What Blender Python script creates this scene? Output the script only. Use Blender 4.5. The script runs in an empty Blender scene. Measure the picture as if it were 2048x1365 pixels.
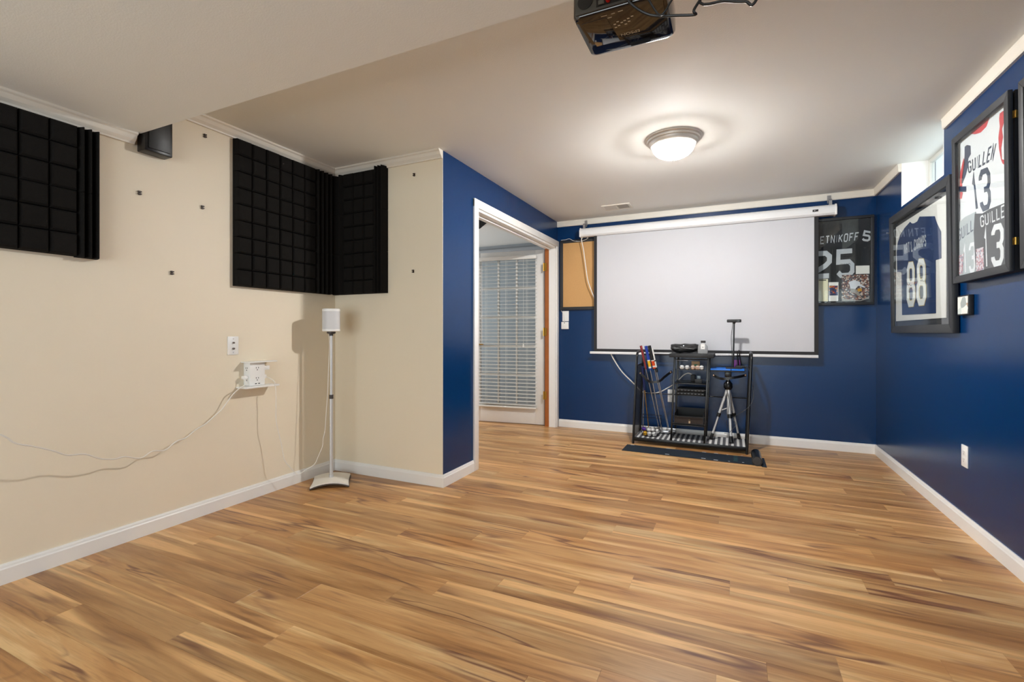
import bpy, bmesh, math, random
from mathutils import Vector, Matrix

# ------------------------------------------------------------------ camera
F_PX, HZ, CXP = 949.0, 666.0, 1024.0            # photo taken as 2048 x 1365
YAW = math.atan2(1467 - CXP, F_PX)
CAM_H = 1.07
SC = bpy.context.scene
COL = SC.collection
cam_data = bpy.data.cameras.new('camera')
cam_data.sensor_width = 36
cam_data.lens = F_PX * 36 / 2048
cam_data.shift_y = -(682.5 - HZ) / 2048
cam_data.clip_start = 0.02
cam = bpy.data.objects.new('camera', cam_data)
COL.objects.link(cam)
cam.location = (0, 0, CAM_H)
cam.rotation_euler = (math.pi / 2, 0, YAW)
SC.camera = cam

# ------------------------------------------------------------------ world, daylight, exposure
world = bpy.data.worlds.new('overcast_sky')
SC.world = world
world.use_nodes = True
wn = world.node_tree.nodes['Background']
wn.inputs['Color'].default_value = (0.86, 0.95, 1.0, 1)
wn.inputs['Strength'].default_value = 1.15

def area_light(name, loc, rot, sx, sy, watts, color):
    d = bpy.data.lights.new(name, 'AREA')
    d.shape = 'RECTANGLE'; d.size = sx; d.size_y = sy
    d.energy = watts; d.color = color
    o = bpy.data.objects.new(name, d); COL.objects.link(o)
    o.location = loc; o.rotation_euler = rot
    return o
# added fill behind the camera, tilted up to brighten the ceiling;
# daylight of the small
# high window on the right; added fill light inside the next room
area_light('fill_rear', (-0.85, -2.52, 1.15), (math.radians(110), 0, 0), 3.3, 1.9, 80, (0.92, 0.97, 1.0))
area_light('daylight_high_window', (1.36, 4.05, 2.19), (0, math.pi / 2, 0), 0.26, 0.72, 0.8, (0.9, 0.96, 1.0))
area_light('fill_next_room', (-4.42, 4.6, 1.3), (0, -math.pi / 2, 0), 1.7, 2.2, 28, (0.94, 0.97, 1.0))
DOME_EMISSION = 72.0
BULB_WATTS = 335.0
SC.view_settings.view_transform = 'Standard'
SC.view_settings.look = 'None'
SC.view_settings.gamma = 1
SC.view_settings.use_curve_mapping = False
SC.view_settings.exposure = 0.24
SC.cycles.max_bounces = 10
SC.cycles.diffuse_bounces = 6
SC.cycles.transparent_max_bounces = 16
SC.cycles.caustics_reflective = False
SC.cycles.caustics_refractive = False

# ------------------------------------------------------------------ pixel -> place
_s, _c = math.sin(YAW), math.cos(YAW)
def ray(u, v):
    a = (u - CXP) / F_PX
    return Vector((-_s + a * _c, _c + a * _s, (HZ - v) / F_PX))
def on_z(u, v, z=0.0):
    d = ray(u, v); t = (z - CAM_H) / d.z; return Vector((d.x * t, d.y * t, z))
def on_x(u, v, x):
    d = ray(u, v); t = x / d.x; return Vector((x, d.y * t, CAM_H + d.z * t))
def on_y(u, v, y):
    d = ray(u, v); t = y / d.y; return Vector((d.x * t, y, CAM_H + d.z * t))

# room planes (metres, camera above the origin, y runs towards the screen wall)
XL, YS, XB, YF, XR = -2.82, 2.775, -1.825, 5.145, 1.138
H = 2.335
YB = -2.6            # wall behind the photographer
XN, YN = -4.5, 6.15  # next room: left wall, far wall
SOF_Y, SOF_Z = 1.41, 2.10

# ------------------------------------------------------------------ materials
MATS = {}
def lin(c):
    def f(v):
        v = v / 255.0
        return v / 12.92 if v <= 0.04045 else ((v + 0.055) / 1.055) ** 2.4
    return (f(c[0]), f(c[1]), f(c[2]), 1)

def mat(name, rgb, rough=0.5, metal=0.0, spec=0.5, var=0.05, scale=8.0, bump=0.0, bscale=60.0, emit=0.0, sheen=0.0, coat=0.0):
    """procedural principled material: noise-varied colour and optional fine relief"""
    if name in MATS: return MATS[name]
    m = bpy.data.materials.new(name); m.use_nodes = True
    nt = m.node_tree; N = nt.nodes; L = nt.links
    b = N['Principled BSDF']
    b.inputs['Roughness'].default_value = rough
    b.inputs['Metallic'].default_value = metal
    b.inputs['Specular IOR Level'].default_value = spec
    if coat: b.inputs['Coat Weight'].default_value = coat
    if sheen: b.inputs['Sheen Weight'].default_value = sheen
    tc = N.new('ShaderNodeTexCoord')
    no = N.new('ShaderNodeTexNoise'); no.inputs['Scale'].default_value = scale; no.inputs['Detail'].default_value = 3
    L.new(tc.outputs['Object'], no.inputs['Vector'])
    mx = N.new('ShaderNodeMix'); mx.data_type = 'RGBA'
    col = lin(rgb)
    lo = tuple(max(0, x * (1 - var)) for x in col[:3]) + (1,)
    hi = tuple(min(1, x * (1 + var)) for x in col[:3]) + (1,)
    mx.inputs[6].default_value = lo; mx.inputs[7].default_value = hi
    L.new(no.outputs['Fac'], mx.inputs[0])
    L.new(mx.outputs[2], b.inputs['Base Color'])
    if bump:
        n2 = N.new('ShaderNodeTexNoise'); n2.inputs['Scale'].default_value = bscale; n2.inputs['Detail'].default_value = 2
        L.new(tc.outputs['Object'], n2.inputs['Vector'])
        bp = N.new('ShaderNodeBump'); bp.inputs['Strength'].default_value = bump; bp.inputs['Distance'].default_value = 0.002
        L.new(n2.outputs['Fac'], bp.inputs['Height']); L.new(bp.outputs['Normal'], b.inputs['Normal'])
    if emit:
        b.inputs['Emission Color'].default_value = col; b.inputs['Emission Strength'].default_value = emit
    MATS[name] = m
    return m

def glass_mat(name, tint=(0.97, 0.985, 0.98), refl=1.5, rough=0.02):
    if name in MATS: return MATS[name]
    m = bpy.data.materials.new(name); m.use_nodes = True
    nt = m.node_tree; N = nt.nodes; L = nt.links; N.clear()
    out = N.new('ShaderNodeOutputMaterial')
    tr = N.new('ShaderNodeBsdfTransparent'); tr.inputs['Color'].default_value = (*tint, 1)
    gl = N.new('ShaderNodeBsdfGlossy'); gl.inputs['Roughness'].default_value = rough
    fr = N.new('ShaderNodeFresnel')
    ge = N.new('ShaderNodeNewGeometry'); mr = N.new('ShaderNodeMapRange')      # same reflectance on both faces of the thin pane
    mr.inputs[3].default_value = refl; mr.inputs[4].default_value = 1 / refl
    L.new(ge.outputs['Backfacing'], mr.inputs[0]); L.new(mr.outputs[0], fr.inputs['IOR'])
    mx = N.new('ShaderNodeMixShader')
    L.new(fr.outputs[0], mx.inputs[0]); L.new(tr.outputs[0], mx.inputs[1]); L.new(gl.outputs[0], mx.inputs[2])
    L.new(mx.outputs[0], out.inputs['Surface'])
    MATS[name] = m
    return m

def wood_floor_mat():
    m = bpy.data.materials.new('laminate_plank'); m.use_nodes = True
    nt = m.node_tree; N = nt.nodes; L = nt.links
    b = N['Principled BSDF']
    tc = N.new('ShaderNodeTexCoord'); oi = N.new('ShaderNodeObjectInfo')
    def noise(sx, sy, det, dist, wmul, scale=1.0, rough=0.5):
        mp = N.new('ShaderNodeMapping'); mp.inputs['Scale'].default_value = (sx, sy, 1)
        L.new(tc.outputs['Object'], mp.inputs['Vector'])
        n = N.new('ShaderNodeTexNoise'); n.noise_dimensions = '4D'
        n.inputs['Scale'].default_value = scale; n.inputs['Detail'].default_value = det
        n.inputs['Distortion'].default_value = dist; n.inputs['Roughness'].default_value = rough
        L.new(mp.outputs[0], n.inputs['Vector'])
        mu = N.new('ShaderNodeMath'); mu.operation = 'MULTIPLY'; mu.inputs[1].default_value = wmul
        L.new(oi.outputs['Random'], mu.inputs[0]); L.new(mu.outputs[0], n.inputs['W'])
        return n.outputs['Fac']
    def ramp(fac, stops, interp='EASE'):
        r = N.new('ShaderNodeValToRGB'); r.color_ramp.interpolation = interp
        e = r.color_ramp.elements
        while len(e) < len(stops): e.new(0.5)
        for i, (p, c) in enumerate(stops):
            e[i].position = p; e[i].color = c
        L.new(fac, r.inputs[0]); return r.outputs[0]
    def mix(kind, fac, a, bb):
        x = N.new('ShaderNodeMix'); x.data_type = 'RGBA'; x.blend_type = kind
        if isinstance(fac, float): x.inputs[0].default_value = fac
        else: L.new(fac, x.inputs[0])
        for s, v in ((6, a), (7, bb)):
            if isinstance(v, tuple): x.inputs[s].default_value = v
            else: L.new(v, x.inputs[s])
        return x.outputs[2]
    broad = noise(0.9, 10, 5, 0.9, 71.0, rough=0.55)
    base = ramp(broad, [(0.30, lin((146, 98, 60))), (0.42, lin((188, 136, 88))), (0.54, lin((208, 160, 110))), (0.66, lin((230, 192, 142)))])
    tone = N.new('ShaderNodeMapRange'); tone.inputs[3].default_value = 0.68; tone.inputs[4].default_value = 0.99
    L.new(oi.outputs['Random'], tone.inputs[0])
    hs = N.new('ShaderNodeHueSaturation'); L.new(base, hs.inputs['Color']); L.new(tone.outputs[0], hs.inputs['Value'])
    hs.inputs['Saturation'].default_value = 1.04; hs.inputs['Hue'].default_value = 0.504
    # dark heartwood veins
    vein = noise(0.8, 7, 2, 1.4, 37.0)
    vmask = ramp(vein, [(0.452, (0, 0, 0, 1)), (0.492, (1, 1, 1, 1)), (0.503, (1, 1, 1, 1)), (0.53, (0, 0, 0, 1))], 'LINEAR')
    gate = ramp(noise(1.3, 4, 2, 0.3, 113.0), [(0.47, (0, 0, 0, 1)), (0.62, (1, 1, 1, 1))])
    vfac = mix('MULTIPLY', 1.0, vmask, gate)
    c1 = mix('MIX', vfac, hs.outputs[0], lin((122, 78, 50)))
    # pale sapwood strips
    sap = noise(0.55, 13, 1, 0.5, 59.0)
    smask = ramp(sap, [(0.60, (0, 0, 0, 1)), (0.66, (0.8, 0.8, 0.8, 1))])
    c2 = mix('MIX', smask, c1, lin((226, 180, 122)))
    mid = noise(1.6, 34, 3, 0.5, 91.0)
    mr_ = ramp(mid, [(0.33, (0.72, 0.66, 0.60, 1)), (0.47, (1.0, 1.0, 1.0, 1)), (0.60, (1.0, 1.0, 1.0, 1)), (0.70, (1.14, 1.15, 1.16, 1))])
    c2 = mix('MULTIPLY', 0.8, c2, mr_)
    # fine pores
    fine = noise(9, 190, 3, 0.2, 23.0)
    fr = ramp(fine, [(0.32, (0.82, 0.79, 0.76, 1)), (0.52, (1, 1, 1, 1))])
    c3 = mix('MULTIPLY', 0.75, c2, fr)
    L.new(c3, b.inputs['Base Color'])
    rr = N.new('ShaderNodeMapRange'); rr.inputs[3].default_value = 0.26; rr.inputs[4].default_value = 0.40
    L.new(fine, rr.inputs[0]); L.new(rr.outputs[0], b.inputs['Roughness'])
    b.inputs['Specular IOR Level'].default_value = 0.5
    bp = N.new('ShaderNodeBump'); bp.inputs['Strength'].default_value = 0.06; bp.inputs['Distance'].default_value = 0.001
    L.new(fine, bp.inputs['Height']); L.new(bp.outputs['Normal'], b.inputs['Normal'])
    return m

def stripes_mat(name, c1, c2, axis, period, duty=0.5, rough=0.8):
    m = bpy.data.materials.new(name); m.use_nodes = True
    nt = m.node_tree; N = nt.nodes; L = nt.links; b = N['Principled BSDF']
    tc = N.new('ShaderNodeTexCoord'); sp = N.new('ShaderNodeSeparateXYZ'); L.new(tc.outputs['Object'], sp.inputs[0])
    d = N.new('ShaderNodeMath'); d.operation = 'DIVIDE'; d.inputs[1].default_value = period; L.new(sp.outputs[axis], d.inputs[0])
    fr = N.new('ShaderNodeMath'); fr.operation = 'FRACT'; L.new(d.outputs[0], fr.inputs[0])
    gt = N.new('ShaderNodeMath'); gt.operation = 'GREATER_THAN'; gt.inputs[1].default_value = duty; L.new(fr.outputs[0], gt.inputs[0])
    mx = N.new('ShaderNodeMix'); mx.data_type = 'RGBA'; mx.inputs[6].default_value = lin(c1); mx.inputs[7].default_value = lin(c2)
    L.new(gt.outputs[0], mx.inputs[0]); L.new(mx.outputs[2], b.inputs['Base Color']); b.inputs['Roughness'].default_value = rough
    return m

def mottled_mat(name, colors, scale, rough=0.35):
    """printed photograph: blotches of colour"""
    m = bpy.data.materials.new(name); m.use_nodes = True
    nt = m.node_tree; N = nt.nodes; L = nt.links; b = N['Principled BSDF']
    tc = N.new('ShaderNodeTexCoord')
    v = N.new('ShaderNodeTexVoronoi'); v.inputs['Scale'].default_value = scale; L.new(tc.outputs['Object'], v.inputs['Vector'])
    sp = N.new('ShaderNodeSeparateColor'); L.new(v.outputs['Color'], sp.inputs[0])
    r = N.new('ShaderNodeValToRGB'); r.color_ramp.interpolation = 'CONSTANT'
    e = r.color_ramp.elements
    while len(e) < len(colors): e.new(0.5)
    for i, c in enumerate(colors):
        e[i].position = i / len(colors); e[i].color = lin(c)
    L.new(sp.outputs[0], r.inputs[0]); L.new(r.outputs[0], b.inputs['Base Color']); b.inputs['Roughness'].default_value = rough
    return m

def mesh_screen_mat(name, rgb):
    """perforated sheet metal: real holes through transparency"""
    m = bpy.data.materials.new(name); m.use_nodes = True
    nt = m.node_tree; N = nt.nodes; L = nt.links; b = N['Principled BSDF']
    b.inputs['Base Color'].default_value = lin(rgb); b.inputs['Roughness'].default_value = 0.4
    tc = N.new('ShaderNodeTexCoord'); mp = N.new('ShaderNodeMapping'); L.new(tc.outputs['Object'], mp.inputs['Vector'])
    mp.inputs['Rotation'].default_value = (math.radians(45), 0, 0)
    sp = N.new('ShaderNodeSeparateXYZ'); L.new(mp.outputs[0], sp.inputs[0])
    hs = []
    for k in (1, 2):
        d = N.new('ShaderNodeMath'); d.operation = 'DIVIDE'; d.inputs[1].default_value = 0.010; L.new(sp.outputs[k], d.inputs[0])
        f = N.new('ShaderNodeMath'); f.operation = 'FRACT'; L.new(d.outputs[0], f.inputs[0])
        g = N.new('ShaderNodeMath'); g.operation = 'GREATER_THAN'; g.inputs[1].default_value = 0.30; L.new(f.outputs[0], g.inputs[0])
        hs.append(g)
    mu = N.new('ShaderNodeMath'); mu.operation = 'MULTIPLY'; L.new(hs[0].outputs[0], mu.inputs[0]); L.new(hs[1].outputs[0], mu.inputs[1])
    iv = N.new('ShaderNodeMath'); iv.operation = 'SUBTRACT'; iv.inputs[0].default_value = 1.0; L.new(mu.outputs[0], iv.inputs[1])
    L.new(iv.outputs[0], b.inputs['Alpha'])
    return m

M_CREAM = mat('cream_wall_paint', (230, 219, 197), 0.55, var=0.02, scale=2, bump=0.10, bscale=260)
M_BLUE = mat('navy_satin_paint', (0, 45, 90), 0.24, spec=0.40, var=0.05, scale=1.6, bump=0.10, bscale=220)
M_CEIL = mat('ceiling_paint', (235, 236, 232), 0.8, var=0.02, scale=1.2, bump=0.25, bscale=180)
M_TRIM = mat('white_trim_paint', (232, 231, 228), 0.35, var=0.015, scale=5, bump=0.03, bscale=40)
M_CROWN = mat('crown_paint', (226, 220, 208), 0.45, var=0.02, scale=5)
M_NEXT = mat('next_room_paint', (152, 156, 160), 0.6, var=0.03, scale=2)
M_FLOOR = wood_floor_mat()
M_SUB = mat('dark_subfloor', (80, 52, 30), 0.8, var=0.1)  # dark brown base under the planks
M_BLACK = mat('black_metal', (9, 9, 10), 0.3, metal=0.0, var=0.1, scale=20)
M_BLACKW = mat('black_board', (20, 20, 22), 0.55, var=0.1, scale=12)
M_FOAM = mat('charcoal_foam', (20, 18, 16), 0.95, spec=0.2, var=0.25, scale=60, bump=0.6, bscale=400)
M_WHITEP = mat('white_plastic', (236, 236, 234), 0.35, var=0.01)
M_WHITEC = mat('white_cable', (228, 224, 216), 0.45, var=0.02)
M_BLKC = mat('black_cable', (7, 7, 7), 0.45, var=0.05)
M_SILVER = mat('silver_metal', (190, 190, 192), 0.28, metal=0.9, var=0.04, scale=15)
M_ALU = mat('satin_aluminium', (205, 205, 205), 0.4, metal=0.5, var=0.03, scale=15)
M_BRASS = mat('brass', (190, 150, 70), 0.3, metal=0.9, var=0.08, scale=30)
M_ORANGE = mat('stained_wood_jamb', (160, 92, 40), 0.45, var=0.2, scale=12)
M_FRAME = mat('black_frame_wood', (38, 40, 43), 0.5, var=0.08, scale=10)
M_GLASS = glass_mat('picture_glass', refl=1.45)
M_WGLASS = glass_mat('window_glass', tint=(0.93, 0.97, 0.98), refl=1.5)

# ------------------------------------------------------------------ mesh helpers
ORG = {}
class MB:
    """collects geometry in world coordinates and links it as one mesh object"""
    def __init__(self): self.v = []; self.f = []
    def add(self, vs, fs):
        n = len(self.v); self.v += [Vector(p) for p in vs]; self.f += [[i + n for i in f] for f in fs]; return self
    def box(self, x0, x1, y0, y1, z0, z1):
        x0, x1 = min(x0, x1), max(x0, x1); y0, y1 = min(y0, y1), max(y0, y1); z0, z1 = min(z0, z1), max(z0, z1)
        return self.add([(x0, y0, z0), (x1, y0, z0), (x1, y1, z0), (x0, y1, z0), (x0, y0, z1), (x1, y0, z1), (x1, y1, z1), (x0, y1, z1)],
                        [(3, 2, 1, 0), (4, 5, 6, 7), (0, 1, 5, 4), (1, 2, 6, 5), (2, 3, 7, 6), (3, 0, 4, 7)])
    def obox(self, c, ax, ay, az):
        """oriented box: centre and three half-axis vectors"""
        c, ax, ay, az = Vector(c), Vector(ax), Vector(ay), Vector(az)
        P = [c + sx * ax + sy * ay + sz * az for sz in (-1, 1) for sx, sy in ((-1, -1), (1, -1), (1, 1), (-1, 1))]
        return self.add(P, [(3, 2, 1, 0), (4, 5, 6, 7), (0, 1, 5, 4), (1, 2, 6, 5), (2, 3, 7, 6), (3, 0, 4, 7)])
    def prism(self, pts, d):
        """polygon of 3-D points extruded by vector d"""
        d = Vector(d); n = len(pts); pts = [Vector(p) for p in pts]
        nrm = Vector((0, 0, 0))
        for i in range(n):
            a, b = pts[i], pts[(i + 1) % n]; nrm += a.cross(b)
        if nrm.dot(d) > 0: pts = pts[::-1]
        vs = pts + [p + d for p in pts]
        fs = [list(range(n)), list(range(2 * n - 1, n - 1, -1))]
        for i in range(n):
            j = (i + 1) % n; fs.append([j, i, i + n, j + n])
        return self.add(vs, fs)
    def tube(self, pts, r, seg=8, closed=False):
        pts = [Vector(p) for p in pts]; n = len(pts)
        rs = r if isinstance(r, (list, tuple)) else [r] * n
        up = None; rings = []
        for i, p in enumerate(pts):
            if closed: t = (pts[(i + 1) % n] - pts[i - 1])
            else: t = (pts[min(i + 1, n - 1)] - pts[max(i - 1, 0)])
            t.normalize()
            if up is None:
                up = Vector((0, 0, 1)) if abs(t.z) < 0.9 else Vector((1, 0, 0))
            a = (up - t * up.dot(t))
            if a.length < 1e-5: a = t.orthogonal()
            a.normalize(); b = t.cross(a); up = a
            rings.append([p + (a * math.cos(2 * math.pi * k / seg) + b * math.sin(2 * math.pi * k / seg)) * rs[i] for k in range(seg)])
        vs = [q for ring in rings for q in ring]; fs = []
        for i in range(n if closed else n - 1):
            j = (i + 1) % n
            for k in range(seg):
                l = (k + 1) % seg
                fs.append([i * seg + k, i * seg + l, j * seg + l, j * seg + k])
        if not closed:
            fs.append(list(range(seg - 1, -1, -1))); fs.append([(n - 1) * seg + k for k in range(seg)])
        return self.add(vs, fs)
    def lathe(self, c, prof, seg=24, axis=(0, 0, 1)):
        """profile of (radius, height) around an axis through c"""
        c = Vector(c); ax = Vector(axis).normalized(); a = ax.orthogonal().normalized(); b = ax.cross(a)
        vs = []; fs = []; n = len(prof)
        for r, h in prof:
            for k in range(seg):
                th = 2 * math.pi * k / seg
                vs.append(c + ax * h + (a * math.cos(th) + b * math.sin(th)) * max(r, 1e-4))
        for i in range(n - 1):
            for k in range(seg):
                l = (k + 1) % seg
                fs.append([i * seg + k, i * seg + l, (i + 1) * seg + l, (i + 1) * seg + k])
        fs.append(list(range(seg - 1, -1, -1))); fs.append([(n - 1) * seg + k for k in range(seg)])
        return self.add(vs, fs)
    def cyl(self, p, q, r, seg=16):
        return self.tube([p, q], r, seg)
    def sphere(self, c, r, seg=16, rings=10):
        c = Vector(c)
        return self.lathe(c, [(r * math.sin(math.pi * i / rings), -r * math.cos(math.pi * i / rings)) for i in range(rings + 1)], seg)
    def build(self, name, material, parent=None, origin=None, smooth=False, bevel=0.0, bseg=2):
        if parent is not None: o0 = ORG[parent.name]
        else:
            o0 = Vector((0, 0, 0))
        if parent is None and origin is None:
            lo = [min(p[k] for p in self.v) for k in range(3)]; hi = [max(p[k] for p in self.v) for k in range(3)]
            origin = ((lo[0] + hi[0]) / 2, (lo[1] + hi[1]) / 2, lo[2])
        og = Vector(origin) if origin is not None else o0
        me = bpy.data.meshes.new(name)
        me.from_pydata([tuple(p - og) for p in self.v], [], self.f)
        bm = bmesh.new(); bm.from_mesh(me)
        bmesh.ops.recalc_face_normals(bm, faces=bm.faces[:])
        if bevel:
            es = [e for e in bm.edges if len(e.link_faces) == 2 and e.calc_face_angle(0) > 0.6]
            bmesh.ops.bevel(bm, geom=es, offset=bevel, segments=bseg, affect='EDGES', profile=0.5)
        bm.to_mesh(me); bm.free()
        if smooth or bevel:
            for p in me.polygons: p.use_smooth = True
            try: me.set_sharp_from_angle(angle=math.radians(40))
            except Exception: pass
        me.materials.append(material)
        o = bpy.data.objects.new(name, me); COL.objects.link(o)
        o.location = og - o0
        if parent is not None: o.parent = parent
        ORG[o.name] = og
        return o

def tag(o, label=None, cat=None, group=None, kind=None):
    if label: o['label'] = label
    if cat: o['category'] = cat
    if group: o['group'] = group
    if kind: o['kind'] = kind
    return o
def thing(name, label, cat, loc, group=None, kind=None):
    o = bpy.data.objects.new(name, None); COL.objects.link(o)
    o.location = loc; o.empty_display_size = 0.1
    ORG[o.name] = Vector(loc)
    return tag(o, label, cat, group, kind)

def smooth_path(pts, n=6):
    """Catmull-Rom through the points"""
    P = [Vector(p) for p in pts]; out = []
    for i in range(len(P) - 1):
        p0 = P[max(i - 1, 0)]; p1 = P[i]; p2 = P[i + 1]; p3 = P[min(i + 2, len(P) - 1)]
        for k in range(n):
            t = k / n
            out.append(0.5 * ((2 * p1) + (p2 - p0) * t + (2 * p0 - 5 * p1 + 4 * p2 - p3) * t * t + (3 * p1 - p0 - 3 * p2 + p3) * t ** 3))
    out.append(P[-1]); return out

# block lettering drawn as mitred strokes, laid into a four-cornered box of the photograph
GLY = {
 'G': [[(1, .76), (1, .86), (.78, 1), (.22, 1), (0, .86), (0, .14), (.22, 0), (.78, 0), (1, .14), (1, .45), (.58, .45)]],
 'U': [[(0, 1), (0, .14), (.22, 0), (.78, 0), (1, .14), (1, 1)]], 'I': [[(.5, 1), (.5, 0)]], 'L': [[(0, 1), (0, 0), (1, 0)]],
 'E': [[(1, 1), (0, 1), (0, 0), (1, 0)], [(0, .5), (.8, .5)]], 'N': [[(0, 0), (0, 1), (1, 0), (1, 1)]],
 'T': [[(0, 1), (1, 1)], [(.5, 1), (.5, 0)]], 'K': [[(0, 1), (0, 0)], [(1, 1), (.05, .42)], [(.3, .6), (1, 0)]],
 'O': [[(0, .14), (0, .86), (.22, 1), (.78, 1), (1, .86), (1, .14), (.78, 0), (.22, 0), 'c']],
 'F': [[(1, 1), (0, 1), (0, 0)], [(0, .52), (.8, .52)]], 'A': [[(0, 0), (0, .86), (.22, 1), (.78, 1), (1, .86), (1, 0)], [(0, .45), (1, .45)]],
 'C': [[(1, .76), (1, .86), (.78, 1), (.22, 1), (0, .86), (0, .14), (.22, 0), (.78, 0), (1, .14), (1, .24)]],
 'H': [[(0, 0), (0, 1)], [(1, 0), (1, 1)], [(0, .5), (1, .5)]], 'M': [[(0, 0), (0, 1), (.5, .45), (1, 1), (1, 0)]],
 'P': [[(0, 0), (0, 1), (.78, 1), (1, .86), (1, .6), (.78, .46), (0, .46)]],
 'S': [[(1, .8), (.8, 1), (.2, 1), (0, .86), (0, .64), (.2, .52), (.8, .48), (1, .36), (1, .14), (.8, 0), (.2, 0), (0, .2)]],
 "'": [[(.3, 1), (.2, .78)]], '1': [[(.1, .80), (.55, 1), (.55, 0)]],
 '3': [[(0, .80), (0, .86), (.22, 1), (.78, 1), (1, .86), (1, .64), (.8, .5), (1, .36), (1, .14), (.78, 0), (.22, 0), (0, .14), (0, .2)], [(.8, .5), (.4, .5)]],
 '5': [[(1, 1), (0, 1), (0, .56), (.78, .56), (1, .42), (1, .14), (.78, 0), (.22, 0), (0, .14)]],
 '2': [[(0, .80), (0, .86), (.22, 1), (.78, 1), (1, .86), (1, .62), (.78, .46), (0, .14), (0, 0), (1, 0)]],
 '8': [[(.06, .62), (.06, .88), (.25, 1), (.75, 1), (.94, .88), (.94, .62), (.75, .5), (.25, .5), 'c'],
       [(0, .14), (0, .38), (.22, .5), (.78, .5), (1, .38), (1, .14), (.78, 0), (.22, 0), 'c']],
}
def ribbon(pts, t, closed, ax, ay):
    """mitred ribbon in glyph units (aspect ax, ay), returns quads"""
    P = [Vector((p[0] * ax, p[1] * ay)) for p in pts]; n = len(P); Lp = []; Rp = []
    for i in range(n):
        a = P[i] - P[i - 1] if (closed or i > 0) else None
        b = P[(i + 1) % n] - P[i] if (closed or i < n - 1) else None
        if a is None: a = b
        if b is None: b = a
        na = Vector((-a.y, a.x)).normalized(); nb = Vector((-b.y, b.x)).normalized()
        m = na + nb
        if m.length < 1e-4: m = na.copy()
        m.normalize(); k = 1 / max(0.45, m.dot(na))
        Lp.append(P[i] + m * t / 2 * k); Rp.append(P[i] - m * t / 2 * k)
    if not closed:
        e0 = (P[0] - P[1]).normalized() * t / 2 * 0; 
    Q = []
    for i in range(n if closed else n - 1):
        j = (i + 1) % n
        Q.append([Lp[i], Lp[j], Rp[j], Rp[i]])
    return Q
def letters(text, quad, place, normal, t=0.2, gap=0.32, aspect=1.55, thick=0.0012, grow=0.0):
    """quad: pixel corners TL, TR, BR, BL; place(u, v) -> 3-D; each stroke a thin raised piece"""
    mb = MB(); wid = {"'": .35, 'I': .35, '1': .62, 'M': 1.25, ' ': .45}
    ws = [wid.get(c, 1.0) for c in text]; total = sum(ws) + gap * (len(text) - 1); x = 0.0
    normal = Vector(normal) * thick
    for c, w in zip(text, ws):
        for si, st in enumerate(GLY.get(c, [])):
            closed = st[-1] == 'c'; pts = st[:-1] if closed else st
            for q in ribbon([(p[0] * w, p[1]) for p in pts], t + grow, closed, 1.0, aspect):
                out = []
                for p in q:
                    s = (x + t / 2 + p.x * (w - t) / w) / total; r = (t / 2 + p.y * (aspect - t) / aspect) / aspect
                    tx = Vector(quad[0]).lerp(Vector(quad[1]), s); bx = Vector(quad[3]).lerp(Vector(quad[2]), s)
                    pp = bx.lerp(tx, r); out.append(place(pp.x, pp.y))
                mb.prism(out, normal * (1 + 0.15 * si))
        x += w + gap
    return mb
def px(origin, scale, pts):
    return [(origin[0] + x / scale, origin[1] + y / scale) for x, y in pts]

# ================================================================== THE SETTING
random.seed(7)
def struct(o, label, cat): return tag(o, label, cat, kind='structure')

# floor: dark base with individual laminate planks
fl = MB().box(XN, XR + 0.25, YB, YN, -0.03, -0.0095).build('floor', M_SUB, origin=(0, 2, -0.03))
struct(fl, 'honey brown wood-look laminate plank floor', 'floor')
PW, PL = 0.1272, 1.21
def plank_mesh(length):
    g = 0.00012; c = 0.0005
    x, y = length / 2 - g, PW / 2 - g
    vs = [(-x, -y, -0.009), (x, -y, -0.009), (x, y, -0.009), (-x, y, -0.009),
          (-x, -y, -c), (x, -y, -c), (x, y, -c), (-x, y, -c),
          (-x + c, -y + c, 0), (x - c, -y + c, 0), (x - c, y - c, 0), (-x + c, y - c, 0)]
    fs = [(0, 1, 5, 4), (1, 2, 6, 5), (2, 3, 7, 6), (3, 0, 4, 7), (4, 5, 9, 8), (5, 6, 10, 9), (6, 7, 11, 10), (7, 4, 8, 11), (8, 9, 10, 11)]
    me = bpy.data.meshes.new('plank'); me.from_pydata(vs, [], fs); me.materials.append(M_FLOOR); return me
PM = plank_mesh(PL)
known = {2.06: -0.397, 1.93: -0.598, 1.806: -0.905, 2.70: -0.394, 2.31: 0.211, 2.19: -0.014, 3.08: 0.600, 2.96: -1.285, 1.29: -1.79, 2.57: 0.62, 1.42: -1.59, 1.67: -1.114}
row = 0
y = 1.87 + PW / 2 - PW * 14
while y < YN + 0.02:
    off = None
    for ky, kx in known.items():
        if abs(ky - y) < 0.04: off = kx
    if off is None: off = (row * 0.437 + random.uniform(-0.12, 0.12))
    xmin, xmax = (XL, XR + 0.02) if y < YS else ((XN, XR + 0.02) if y < YF + 0.05 else (XN, XB))
    x = off - math.ceil((off - xmin) / PL) * PL
    while x < xmax:
        if x + PL > xmin:
            o = bpy.data.objects.new('plank', PM); COL.objects.link(o); o.parent = fl
            o.location = Vector((x + PL / 2, y, 0.0)) - ORG['floor']
        x += PL
    y += PW; row += 1

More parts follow.
